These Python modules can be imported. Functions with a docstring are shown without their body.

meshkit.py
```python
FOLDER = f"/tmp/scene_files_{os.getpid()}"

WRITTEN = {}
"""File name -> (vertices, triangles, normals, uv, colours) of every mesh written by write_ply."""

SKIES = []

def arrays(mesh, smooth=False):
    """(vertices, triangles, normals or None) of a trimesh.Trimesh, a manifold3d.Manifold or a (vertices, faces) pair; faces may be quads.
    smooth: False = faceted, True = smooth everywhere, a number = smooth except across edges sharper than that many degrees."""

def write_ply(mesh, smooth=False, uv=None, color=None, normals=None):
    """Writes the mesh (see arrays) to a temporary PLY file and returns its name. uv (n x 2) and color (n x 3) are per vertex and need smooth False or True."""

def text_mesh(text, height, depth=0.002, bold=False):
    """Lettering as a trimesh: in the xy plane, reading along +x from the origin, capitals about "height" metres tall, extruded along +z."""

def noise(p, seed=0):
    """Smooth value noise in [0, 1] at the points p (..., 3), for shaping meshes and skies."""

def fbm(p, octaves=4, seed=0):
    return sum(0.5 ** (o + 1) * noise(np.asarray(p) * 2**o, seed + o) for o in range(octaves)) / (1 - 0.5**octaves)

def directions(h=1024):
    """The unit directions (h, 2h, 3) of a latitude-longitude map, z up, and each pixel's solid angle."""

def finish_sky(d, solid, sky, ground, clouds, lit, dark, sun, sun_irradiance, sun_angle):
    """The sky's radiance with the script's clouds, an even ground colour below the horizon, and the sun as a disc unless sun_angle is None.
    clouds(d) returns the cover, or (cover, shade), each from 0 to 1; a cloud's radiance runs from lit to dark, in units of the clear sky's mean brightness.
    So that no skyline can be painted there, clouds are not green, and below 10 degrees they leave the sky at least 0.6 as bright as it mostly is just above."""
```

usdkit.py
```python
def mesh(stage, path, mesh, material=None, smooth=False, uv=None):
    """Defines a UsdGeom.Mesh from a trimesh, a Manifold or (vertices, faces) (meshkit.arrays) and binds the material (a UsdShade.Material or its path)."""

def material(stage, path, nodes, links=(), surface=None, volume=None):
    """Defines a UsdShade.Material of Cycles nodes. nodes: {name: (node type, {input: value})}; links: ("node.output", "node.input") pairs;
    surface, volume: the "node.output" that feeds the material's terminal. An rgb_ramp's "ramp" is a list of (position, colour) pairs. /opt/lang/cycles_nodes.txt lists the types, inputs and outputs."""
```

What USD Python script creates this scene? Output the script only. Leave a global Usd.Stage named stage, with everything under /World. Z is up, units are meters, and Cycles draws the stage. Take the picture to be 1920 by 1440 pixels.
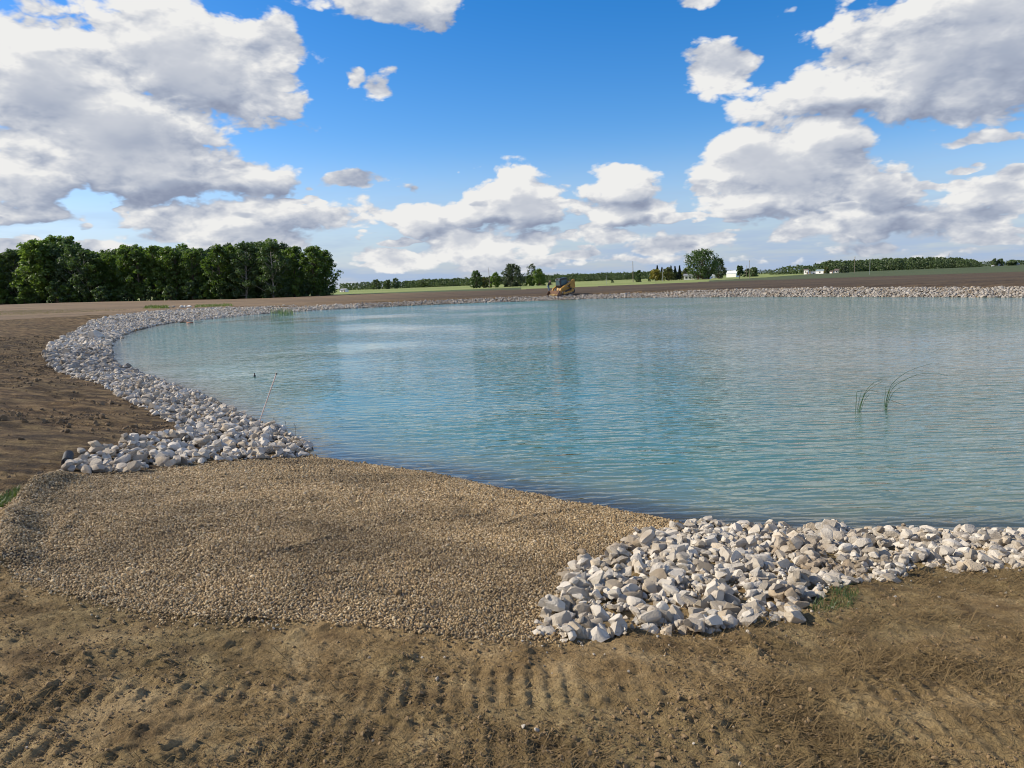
import math, numpy as np, trimesh, manifold3d, usdkit, meshkit, shapely
from shapely.geometry import Polygon, LineString
from scipy.spatial import cKDTree
from pxr import Usd, UsdGeom, UsdLux, UsdShade, Gf, Sdf, Vt

stage = Usd.Stage.CreateInMemory()
UsdGeom.SetStageUpAxis(stage, 'Z')
UsdGeom.Xform.Define(stage, '/World')
UsdGeom.Scope.Define(stage, '/World/Looks')

# ------------------------------------------------------------------ camera
FPX, EYE = 1400.0, 2.5                       # focal length in pixels of a 1920 wide picture, eye height over the water (z = 0)
PITCH, ROLL = math.radians(7.77), math.radians(2.15)
_r0, _u0 = np.array([1.0, 0, 0]), np.array([0, math.sin(PITCH), math.cos(PITCH)])
FWD = np.array([0, math.cos(PITCH), -math.sin(PITCH)])
RIGHT = math.cos(ROLL) * _r0 - math.sin(ROLL) * _u0
UP = math.cos(ROLL) * _u0 + math.sin(ROLL) * _r0
cam = UsdGeom.Camera.Define(stage, '/World/camera')
cam.CreateHorizontalApertureAttr(36.0)
cam.CreateFocalLengthAttr(36.0 * FPX / 1920)
cam.AddTransformOp().Set(Gf.Matrix4d(*RIGHT, 0, *UP, 0, *(-FWD), 0, 0, 0, EYE, 1))
cam.CreateClippingRangeAttr(Gf.Vec2f(0.1, 20000))
cam.CreateExposureAttr(0.5)


def ray(px, py):
    d = FWD + (px - 960) / FPX * RIGHT - (py - 720) / FPX * UP
    return d / np.linalg.norm(d)


def horizon(px):
    return 529 - 0.0376 * (px - 960)


def azel(px, py):
    d = ray(px, py)
    return math.atan2(d[0], d[1]), math.asin(d[2])


# ------------------------------------------------------------------ sun and sky
SUN_AZ, SUN_EL = math.radians(-80), math.radians(33)     # azimuth from +y towards +x
SUN = np.array([math.sin(SUN_AZ) * math.cos(SUN_EL), math.cos(SUN_AZ) * math.cos(SUN_EL), math.sin(SUN_EL)])
SKY_STRENGTH, SUN_INTENSITY = 0.10, 1.25
sun = UsdLux.DistantLight.Define(stage, '/World/sun')
sun.CreateIntensityAttr(SUN_INTENSITY)
sun.CreateAngleAttr(0.5)
sun.CreateColorAttr(Gf.Vec3f(1.0, 0.91, 0.77))
sun.GetPrim().CreateAttribute('inputs:normalize', Sdf.ValueTypeNames.Bool).Set(True)
_z = SUN
_x = np.cross([0, 0, 1.0], _z); _x /= np.linalg.norm(_x)
_y = np.cross(_z, _x)
sun.AddTransformOp().Set(Gf.Matrix4d(*_x, 0, *_y, 0, *_z, 0, 0, 0, 100, 1))


def build_sky():
    nodes, links = {}, []
    cnt = [0]

    def N(kind, links_in=None, **inp):
        cnt[0] += 1
        n = f"n{cnt[0]}"
        nodes[n] = (kind, inp)
        for k, v in (links_in or {}).items():
            links.append((v, f"{n}.{k}"))
        return n

    def M(op, a, b=None, c=None, clamp=False):
        li, inp = {}, {"math_type": op}
        if clamp:
            inp["use_clamp"] = True
        for i, v in enumerate((a, b, c)):
            if v is None:
                continue
            if isinstance(v, str):
                li[f"value{i+1}"] = v
            else:
                inp[f"value{i+1}"] = float(v)
        return N("math", li, **inp) + ".value"

    def VM(op, a, b=None, scale=None):
        li, inp = {}, {"math_type": op}
        for i, v in enumerate((a, b)):
            if v is None:
                continue
            if isinstance(v, str):
                li[f"vector{i+1}"] = v
            else:
                inp[f"vector{i+1}"] = tuple(v)
        if scale is not None:
            inp["scale"] = scale
        return N("vector_math", li, **inp)

    def MR(v, a, b, c, d, kind="smoothstep"):
        return N("map_range", {"value": v}, range_type=kind, from_min=a, from_max=b, to_min=c, to_max=d, clamp=True) + ".result"

    def mix(fac, a, b):
        li, inp = {}, {"blend_type": "mix"}
        for k, v in (("fac", fac), ("a", a), ("b", b)):
            if isinstance(v, str):
                li[k] = v
            else:
                inp[k] = v
        return N("mix_color", li, **inp) + ".result"

    geo = N("geometry") + ".position"
    nrm = VM("normalize", geo) + ".vector"
    sep = N("separate_xyz", {"vector": nrm})
    az = M("arctan2", sep + ".x", sep + ".y")
    el = M("arcsine", sep + ".z")
    Q = N("combine_xyz", {"x": az, "y": el}) + ".vector"
    # (x, y, rx, ry, weight) in pixels of the view, turned into azimuth and elevation
    clouds = [
        (40, 130, 240, 150, 1.2), (330, 115, 235, 130, 1.2), (470, 160, 130, 120, 1.0), (230, 250, 300, 130, 1.2), (440, 335, 160, 50, 1.0),
        (70, 330, 170, 80, 1.0), (300, 335, 240, 50, 1.1), (500, 95, 90, 60, .8), (570, 190, 42, 34, .55), (60, 392, 160, 28, 1.0), (-300, 220, 260, 200, 1.0),
        (400, 405, 330, 38, .75), (330, 432, 150, 26, .8), (600, 412, 160, 40, .75), (490, 450, 170, 40, .75), (200, 462, 80, 26, .8), (160, 415, 30, 14, .7),
        (800, 410, 68, 44, 1.2), (965, 365, 108, 62, 1.25), (1000, 400, 95, 42, 1.2), (900, 405, 95, 42, 1.1), (1165, 350, 88, 44, 1.2), (1175, 390, 95, 32, 1.0),
        (1475, 320, 195, 92, 1.4), (1410, 275, 105, 48, 1.2), (1545, 272, 120, 52, 1.3), (1630, 350, 105, 50, 1.0), (1420, 372, 140, 34, 1.3),
        (1720, 100, 260, 125, 1.2), (1570, 180, 185, 45, 1.0), (1870, 110, 230, 125, 1.3), (1350, 122, 90, 42, .9), (1830, 20, 340, 90, 1.2), (2150, 150, 300, 150, 1.2),
        (1880, 355, 130, 36, .95), (1698, 335, 22, 30, .8), (1720, 415, 270, 44, .75), (1690, 305, 60, 24, .6), (1480, 440, 90, 24, .7), (1270, 455, 110, 28, .85), (1640, 460, 120, 20, .7), (1860, 440, 120, 24, .75),
        (735, -5, 150, 48, 1.1), (718, 160, 40, 28, .8), (675, 146, 26, 22, .7), (1310, 0, 60, 16, .6), (650, 346, 85, 15, .7), (780, 350, 40, 16, .7), (1915, 312, 50, 18, .7), (1850, 262, 110, 12, .6),
        (740, 480, 110, 26, .85), (880, 455, 130, 34, .85), (1010, 452, 90, 28, .85), (1130, 440, 80, 26, .75), (1000, 490, 200, 14, .6), (60, 455, 40, 18, .6), (1200, 490, 240, 12, .5), (1700, 478, 260, 10, .45),
    ]
    shades = [  # grey undersides and thick middles
        (330, 360, 320, 36, 1.0), (90, 195, 190, 75, .6), (250, 265, 220, 50, .6), (450, 330, 150, 50, .8), (530, 350, 120, 36, .9), (60, 395, 170, 26, .9), (520, 440, 240, 44, .75),
        (400, 170, 170, 36, .45), (1640, 350, 130, 70, .95), (1620, 392, 250, 22, .95), (1590, 205, 210, 20, .7), (1880, 130, 240, 120, .85), (1700, 70, 260, 70, .6), (1800, 215, 280, 30, 1.0), (1880, 190, 150, 50, .8),
        (1720, 425, 330, 36, .95), (650, 346, 85, 16, 1.2), (1915, 312, 60, 20, 1.2), (1185, 378, 70, 12, .6), (1190, 410, 110, 16, .6), (960, 425, 190, 12, .55), (800, 440, 60, 10, .5), (1860, 400, 170, 20, .7), (1200, 470, 420, 20, .45), (1640, 480, 300, 22, .55),
    ]

    def field(Qv, items):
        cur = None
        for x, y, rx, ry, w in items:
            a, e = azel(x, y)
            rxa, rya = rx / FPX * math.cos(a) ** 2, ry / FPX * math.cos(a)
            mp = N("mapping", {"vector": Qv}, mapping_type="point", location=(-a / rxa, -e / rya, 0), scale=(1 / rxa, 1 / rya, 1)) + ".vector"
            ln = VM("length", mp) + ".value"
            v = M("multiply_add", ln, -w, w)
            cur = v if cur is None else M("smoothmax", cur, v, 0.12)
        return M("maximum", cur, -1.5)

    def noise(vec, scale, detail, rough, dist=0.0):
        return N("noise_texture", {"vector": vec}, dimensions="3D", scale=scale, detail=detail, roughness=rough, distortion=dist, use_normalize=True)

    squash = N("mapping", {"vector": nrm}, mapping_type="point", scale=(1, 1, 1.9)) + ".vector"
    wn = noise(squash, 9.0, 3.0, .6)
    wv = VM("subtract", wn + ".color", (.5, .5, .5)) + ".vector"
    wv = VM("multiply", wv, (.085, .05, 0)) + ".vector"
    Qw = VM("add", Q, wv) + ".vector"
    outside = MR(M("maximum", M("subtract", M("absolute", az), .72), M("subtract", el, .50)), 0.0, .2, 0, 1)
    gen = noise(squash, 2.4, 3.0, .5) + ".fac"
    gen = M("multiply", M("subtract", gen, .5), 5.0)
    genw = M("subtract", M("multiply", outside, 3.0), 3.0)

    small = field(Qw, [c for c in clouds if c[4] < 1])

    wv2 = VM("scale", VM("subtract", noise(squash, 22.0, 3.0, .6) + ".color", (.5, .5, .5)) + ".vector", scale=.05) + ".vector"
    lown = noise(N("mapping", {"vector": nrm}, mapping_type="point", scale=(1, 1, 3.2)) + ".vector", 15.0, 2.0, .5) + ".fac"
    lowmask = M("multiply", MR(el, .012, .03, 0, 1), MR(el, .10, .17, 1, 0))
    lowD = M("add", M("multiply", M("subtract", lown, .5), 6.0), M("multiply_add", lowmask, 1.6, -1.95))

    def total(off):
        q = VM("add", Qw, (off[0], off[1], 0)) + ".vector" if off else Qw
        s = VM("add", squash, (off[0], 0, off[1] * 1.9)) + ".vector" if off else squash
        n = noise(s, 10.0, 5.0, .58, .2) + ".fac"
        vo = N("voronoi_texture", {"vector": VM("add", s, wv2) + ".vector"}, dimensions="3D", feature="f1", scale=15.0, detail=2.0, roughness=.55, lacunarity=2.3, use_normalize=True) + ".distance"
        D = M("smoothmax", field(q, [c for c in clouds if c[4] >= 1]), small, .12)
        D = M("maximum", M("maximum", D, M("add", gen, genw)), lowD)
        nn = M("subtract", n, .5)
        T = M("multiply_add", nn, 1.7, D)
        return D, M("add", T, M("multiply_add", vo, -1.6, .40)), nn

    D, T, nn = total(None)
    D2, T2, _ = total((-0.012, 0.016))
    alpha = MR(T, 0.0, .24, 0, 1)
    grad = M("subtract", M("smoothmin", T, .8, .5), M("smoothmin", T2, .8, .5))
    lit = M("add", M("multiply", grad, 1.15), M("multiply", nn, .55))
    sh = MR(field(Qw, shades), 0.0, .9, 0, 1)
    sh = M("multiply", sh, M("multiply_add", nn, -.4, 1.0))
    thick = MR(T, .3, 1.3, 0, .22)
    b = M("subtract", M("subtract", M("add", lit, .77), M("multiply", sh, .31)), thick)
    b = N("clamp", {"value": b}, clamp_type="minmax", min=0.0, max=1.0) + ".result"
    ccol = N("rgb_ramp", {"fac": b}, ramp=[(0, CLOUD[0]), (.35, CLOUD[1]), (.7, CLOUD[2]), (1, CLOUD[3])]) + ".color"
    sky = N("sky_texture", {}, sky_type="single_scattering", sun_disc=False, sun_elevation=SUN_EL, sun_rotation=SUN_AZ, altitude=100.0, air_density=1.0, aerosol_density=.6, ozone_density=2.0) + ".color"
    sky = mix(MR(el, .02, .2, .25, 1), sky, N("hsv", {"color": sky}, hue=.5, saturation=1.5, value=1.0, fac=1.0) + ".color")
    sky = VM("multiply", sky, (.97, .98, 1.15)) + ".vector"
    # thin low band of far cloud
    band = noise(N("mapping", {"vector": nrm}, mapping_type="point", scale=(1, 1, 7)) + ".vector", 7.0, 6.0, .6) + ".fac"
    low = M("multiply", MR(el, 0.0, .17, 1, 0), MR(band, .38, .62, .55, .95))
    low = M("multiply", low, MR(el, -.03, .0, 0, 1))
    sky2 = mix(low, sky, HAZE_CLOUD)
    col = mix(alpha, sky2, ccol)
    bg = N("background_shader", {"color": col}, strength=SKY_STRENGTH)
    return usdkit.material(stage, '/World/Looks/sky', nodes, links, surface=bg + ".background")


CLOUD = [(1.9, 2.2, 3.0), (2.75, 3.1, 3.85), (4.3, 4.5, 4.9), (6.1, 6.08, 6.0)]
HAZE_CLOUD = (2.7, 3.55, 5.0)
dome = UsdLux.DomeLight.Define(stage, '/World/sky')
UsdShade.MaterialBindingAPI.Apply(dome.GetPrim()).Bind(build_sky())
dome.GetPrim().SetCustomDataByKey('kind', 'structure')

# ------------------------------------------------------------------ helpers
rng = np.random.default_rng(7)
_names = {}


def numbered(parent, name):
    k = _names.get((parent, name), -1) + 1
    _names[(parent, name)] = k
    return f"{parent}/{name}" if k == 0 else f"{parent}/{name}_{k:03d}"


def tag(prim, label=None, cat=None, group=None, kind=None):
    prim = prim.GetPrim() if hasattr(prim, 'GetPrim') else prim
    for k, v in (('label', label), ('category', cat), ('group', group), ('kind', kind)):
        if v:
            prim.SetCustomDataByKey(k, v)
    return prim


def path_of(parent):
    return '/World' if parent is None else (parent if isinstance(parent, str) else str(parent.GetPath()))


def obj(name, mesh, material, parent=None, smooth=False, **t):
    m = usdkit.mesh(stage, numbered(path_of(parent), name), mesh, material, smooth)
    tag(m, **t)
    return m.GetPrim()


def thing(name, loc=(0, 0, 0), rotz=0.0, scale=None, **t):
    x = UsdGeom.Xform.Define(stage, numbered('/World', name))
    x.AddTranslateOp().Set(Gf.Vec3d(*map(float, loc)))
    x.AddRotateZOp().Set(float(math.degrees(rotz)))
    if scale is not None:
        x.AddScaleOp().Set(Gf.Vec3f(*map(float, np.broadcast_to(scale, 3))))
    return tag(x, **t)


stage.CreateClassPrim('/World/Looks/kinds')


def instance(name, proto, loc, rotz=0.0, scale=None, **t):
    x = thing(name, loc, rotz, scale, **t)
    x.GetReferences().AddInternalReference(proto)
    x.SetInstanceable(True)
    return x


def scatter(name, protos, pos, quat, scale, idx, material, parent=None, smooth=False, **t):
    """A PointInstancer: protos are meshes."""
    p = numbered(path_of(parent), name)
    pi = UsdGeom.PointInstancer.Define(stage, p)
    rel = []
    for k, m in enumerate(protos):
        mat = material[k] if isinstance(material, list) else material
        if isinstance(m, str):
            rel.append(m)
            continue
        rel.append(usdkit.mesh(stage, f"{p}/piece" + (f"_{k:03d}" if k else ''), m, mat, smooth).GetPath())
    pi.CreatePrototypesRel().SetTargets(rel)
    pi.CreatePositionsAttr(Vt.Vec3fArray.FromNumpy(np.asarray(pos, np.float32)))
    pi.CreateProtoIndicesAttr(Vt.IntArray.FromNumpy(np.asarray(idx, np.int32)))
    pi.CreateScalesAttr(Vt.Vec3fArray.FromNumpy(np.asarray(scale, np.float32)))
    q = np.asarray(quat, np.float16)
    pi.CreateOrientationsAttr(Vt.QuathArray.FromNumpy(q) if hasattr(Vt.QuathArray, 'FromNumpy') else Vt.QuathArray([Gf.Quath(float(a[3]), float(a[0]), float(a[1]), float(a[2])) for a in q]))
    return tag(pi, **t)


def random_quats(n, r=rng):
    q = r.normal(size=(n, 4))
    return q / np.linalg.norm(q, axis=1, keepdims=True)


def mat(name, nodes, links, surface):
    return usdkit.material(stage, '/World/Looks/' + name, nodes, links, surface=surface)


def plain(name, color, rough=.6, metallic=0.0, vary=.12, scale=6.0, bump=0.0):
    """A painted or raw material with a little noise in its tone and gloss."""
    c = np.array(color, float)
    nodes = {"tc": ("texture_coordinate", {}), "n": ("noise_texture", {"scale": scale, "detail": 5.0, "roughness": .6}),
             "r": ("rgb_ramp", {"ramp": [(.25, tuple(c * (1 - vary))), (.75, tuple(np.minimum(c * (1 + vary), 1)))]}),
             "p": ("principled_bsdf", {"roughness": rough, "metallic": metallic})}
    links = [("tc.object", "n.vector"), ("n.fac", "r.fac"), ("r.color", "p.base_color")]
    if bump:
        nodes["b"] = ("bump", {"strength": bump, "distance": .02})
        links += [("n.fac", "b.height"), ("b.normal", "p.normal")]
    return mat(name, nodes, links, "p.BSDF")


def cat_meshes(ms):
    return trimesh.util.concatenate(ms)


def box(size, loc=(0, 0, 0), rot=None):
    b = trimesh.creation.box(size)
    if rot is not None:
        b.apply_transform(rot)
    b.apply_translation(loc)
    return b


def rotm(angle, axis, point=None):
    return trimesh.transformations.rotation_matrix(angle, axis, point)


def tube(points, radii, sides=6):
    p = np.asarray(points, float)
    t = np.gradient(p, axis=0)
    t /= np.linalg.norm(t, axis=1, keepdims=True) + 1e-12
    a = np.cross(t, np.where(np.abs(t[:, 2:]) < .9, [0, 0, 1.0], [1.0, 0, 0]))
    a /= np.linalg.norm(a, axis=1, keepdims=True) + 1e-12
    b, an = np.cross(t, a), np.arange(sides) * 2 * np.pi / sides
    r = np.broadcast_to(radii, (len(p),))
    v = p[:, None] + r[:, None, None] * (np.cos(an)[None, :, None] * a[:, None] + np.sin(an)[None, :, None] * b[:, None])
    i, j = np.meshgrid(np.arange(len(p) - 1), np.arange(sides), indexing='ij')
    q = np.stack([i * sides + j, i * sides + (j + 1) % sides, (i + 1) * sides + (j + 1) % sides, (i + 1) * sides + j], -1).reshape(-1, 4)
    v = np.vstack([v.reshape(-1, 3), p[:1], p[-1:]])
    n = len(p) * sides
    f = [q[:, [0, 1, 2]], q[:, [0, 2, 3]]]
    k = np.arange(sides)
    f.append(np.stack([np.full(sides, n), (k + 1) % sides, k], 1))
    f.append(np.stack([np.full(sides, n + 1), n - sides + k, n - sides + (k + 1) % sides], 1))
    return trimesh.Trimesh(v, np.vstack(f), process=False)


def hull_of(pts):
    return trimesh.convex.convex_hull(np.asarray(pts, float))


def rbox(size, r, loc=(0, 0, 0)):
    """A box with its edges chamfered."""
    s = np.array(size) / 2.0
    pts = []
    for sx in (-1, 1):
        for sy in (-1, 1):
            for sz in (-1, 1):
                c = np.array([sx, sy, sz])
                for k in range(3):
                    d = s - r
                    d = d.copy(); d[k] = s[k]
                    pts.append(c * d)
    m = hull_of(pts)
    m.apply_translation(loc)
    return m


def prism(outline, width, y0=0.0):
    """An (x, z) outline extruded along y from y0 to y0 + width."""
    m = trimesh.creation.extrude_polygon(Polygon(outline), width, engine='earcut')
    v = m.vertices.copy()
    m.vertices = np.c_[v[:, 0], y0 + width - v[:, 2], v[:, 1]]
    if m.volume < 0:
        m.invert()
    return m


# ------------------------------------------------------------------ the lie of the land
def at_z(px, py, z=0.0):
    d = ray(px, py)
    t = (z - EYE) / d[2]
    return d[0] * t, d[1] * t


SHORE_PX = [(1920, 1004), (1750, 1000), (1600, 1000), (1400, 992), (1260, 976), (1170, 960), (1100, 946), (1000, 925), (900, 908), (800, 891), (700, 872), (600, 858), (585, 848), (555, 832), (520, 814), (480, 798),
            (440, 777), (400, 757), (350, 737), (300, 718), (250, 703), (218, 689), (206, 673), (204, 656), (209, 643), (226, 630), (250, 621), (290, 611), (340, 603), (400, 597),
            (460, 591), (520, 586), (640, 579), (760, 573.5), (900, 567.5), (1020, 563.5), (1100, 560.5), (1200, 558), (1400, 556.5), (1600, 556.5), (1800, 557), (1920, 557.5), (2100, 558.5), (2400, 561), (2900, 564)]
shore = [at_z(*p) for p in SHORE_PX] + [(75, 40), (75, 20), (40, 7.5), (20, 6.4), (10, 6.2)]
POND = Polygon(shore)
_s = np.asarray(POND.exterior.segmentize(.15).coords)
# a slightly wandering waterline
_n = meshkit.fbm(np.c_[_s * .9, np.zeros(len(_s))], 4, 3) - .5
_c = np.array([0.0, 0.0])
_out = _s - np.array([8.0, 35.0]); _out /= np.linalg.norm(_out, axis=1, keepdims=True)
_s = _s + _out * (_n * .35)[:, None]
POND = Polygon(_s).buffer(0)
_shore_pts = np.asarray(POND.exterior.segmentize(.06).coords)
_shore_tree = cKDTree(_shore_pts)


def shore_distance(x, y):
    x, y = np.asarray(x, float), np.asarray(y, float)
    d, _ = _shore_tree.query(np.c_[x.ravel(), y.ravel()], workers=-1)
    inside = shapely.contains_xy(POND, x.ravel(), y.ravel())
    return np.where(inside, -d, d).reshape(x.shape)


def smooth01(t):
    t = np.clip(t, 0, 1)
    return t * t * (3 - 2 * t)


def land(x, y, d=None):
    """Height of the ground without its fine relief."""
    x, y = np.asarray(x, float), np.asarray(y, float)
    if d is None:
        d = shore_distance(x, y)
    r = np.hypot(x, y)
    up = np.where(d < 4.0, .60 * np.clip(d, 0, 4) / 4.0, .60 + .27 * smooth01((d - 4.0) / 3.5))
    z = np.where(d < 0, np.maximum(-.28 * -d * .9, -1.6), up)
    z = z - 1.05 * smooth01((r - 60) / 420.0) * (d > 0)
    z = z + 1.1 * smooth01((np.arctan2(-x, y) - math.radians(17)) / math.radians(17)) * smooth01((r - 90) / 130.0)
    return z


def on_land(px, py, far=1500.0):
    """Where the ray through a picture point meets the ground."""
    d = ray(px, py)
    t = np.geomspace(1.5, far, 900)
    p = np.array([0, 0, EYE]) + t[:, None] * d
    below = p[:, 2] < land(p[:, 0], p[:, 1])
    k = int(np.argmax(below)) if below.any() else len(t) - 1
    lo, hi = t[max(k - 1, 0)], t[k]
    for _ in range(12):
        mid = (lo + hi) / 2
        q = np.array([0, 0, EYE]) + mid * d
        if q[2] < land(q[0:1], q[1:2])[0]:
            hi = mid
        else:
            lo = mid
    q = np.array([0, 0, EYE]) + hi * d
    return np.array([q[0], q[1]])


def at_depth(px, depth):
    """A ground point in the direction of picture column px on the horizon, DEPTH metres ahead."""
    d = ray(px, horizon(px))
    x = d[0] / d[1] * depth
    return np.array([x, depth, float(land(np.array([x]), np.array([depth]))[0])])


GRAVEL = Polygon([on_land(*p) for p in [(600, 858), (500, 862), (400, 868), (300, 880), (250, 887), (180, 890), (105, 893), (62, 920), (30, 960), (5, 1000), (0, 1050), (40, 1090), (120, 1112), (210, 1132), (330, 1155), (450, 1160), (540, 1163), (620, 1168), (720, 1178), (800, 1184), (900, 1197), (990, 1199),
                                        (1030, 1196), (1100, 1150), (1130, 1080), (1200, 1010), (1275, 985)]] + [at_z(*p, z=-.1) for p in [(1262, 970), (1170, 955), (1100, 941), (1000, 920), (900, 903), (800, 886), (700, 868), (610, 853)]]).buffer(0)
RIPRAP_NEAR = Polygon([on_land(*p) for p in [(1275, 990), (1190, 1004), (1130, 1045), (1060, 1068), (1045, 1110), (1020, 1160), (990, 1190), (1040, 1203), (1100, 1205), (1200, 1190), (1300, 1190), (1400, 1174), (1490, 1160), (1505, 1130), (1580, 1102), (1700, 1084), (1720, 1062), (1800, 1076), (1920, 1068), (2100, 1064), (2250, 1062)]]
                      + [(6.2, 6.02)] + [at_z(*p) for p in [(1920, 996), (1750, 994), (1600, 994), (1400, 985), (1300, 978)]]).buffer(0)
_left_land = [(122, 886), (124, 868), (150, 853), (200, 840), (330, 806), (345, 801), (320, 792), (250, 757), (180, 717), (130, 706), (95, 691), (80, 666), (98, 646), (148, 620), (170, 604), (220, 593), (300, 584), (400, 578), (520, 575)]
_far_land = [(640, 570), (760, 566), (900, 561), (1000, 557.5), (1100, 553), (1200, 549), (1300, 546), (1450, 543), (1600, 541.5), (1760, 541), (1920, 541), (2100, 542), (2400, 544)]
_front = [(200, 886), (250, 884), (330, 873), (400, 866), (500, 861), (575, 858)]
_inner = [at_z(*p, z=-.12) for p in SHORE_PX if p[0] < 2300 and p[1] < 850]
_land_edge = [on_land(*p) for p in _left_land + _far_land]
RIPRAP_FAR = Polygon(_land_edge + _inner[::-1] + [on_land(*p) for p in _front[::-1]]).buffer(0)
RIPRAP_FAR = RIPRAP_FAR.union(POND.buffer(.9).difference(POND.buffer(-.05)).intersection(shapely.box(-40, 14, -9, 100))).union(POND.buffer(2.8).difference(POND.buffer(-.35)).intersection(shapely.box(-37, 68, 90, 130).union(shapely.box(-24, 45, 90, 130)))).buffer(0)
_far_line = [on_land(*p) for p in [(-500, 588), (-200, 584), (0, 578), (150, 575), (300, 571), (500, 567), (640, 565)]] + [on_land(px, py - 2.5) for px, py in _far_land]
FIELD_EDGE = [at_depth(2600, 155)[:2], at_depth(2200, 160)[:2], at_depth(1900, 172)[:2], at_depth(1750, 176)[:2], at_depth(1600, 180)[:2], at_depth(1450, 196)[:2], at_depth(1320, 215)[:2], at_depth(1180, 200)[:2], at_depth(960, 185)[:2], at_depth(760, 215)[:2], at_depth(640, 245)[:2], at_depth(600, 262)[:2], at_depth(420, 275)[:2], at_depth(0, 300)[:2], at_depth(-700, 300)[:2]]
FIELD = Polygon([tuple(p) for p in _far_line] + [tuple(p) for p in FIELD_EDGE]).buffer(0)
BERM = LineString([on_land(*p) for p in [(112, 900), (62, 926), (32, 966), (10, 1010), (18, 1050)]])
RUTS = [LineString([on_land(*p) for p in q]) for q in ([(500, 1036), (540, 1028), (600, 1012), (640, 1006)], [(800, 972), (860, 968), (920, 962)], [(930, 985), (1000, 965), (1060, 958)], [(300, 1000), (420, 985)], [(150, 960), (110, 1000), (100, 1030)])]


def line_distance(line, x, y):
    return shapely.distance(line, shapely.points(x, y))


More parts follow.
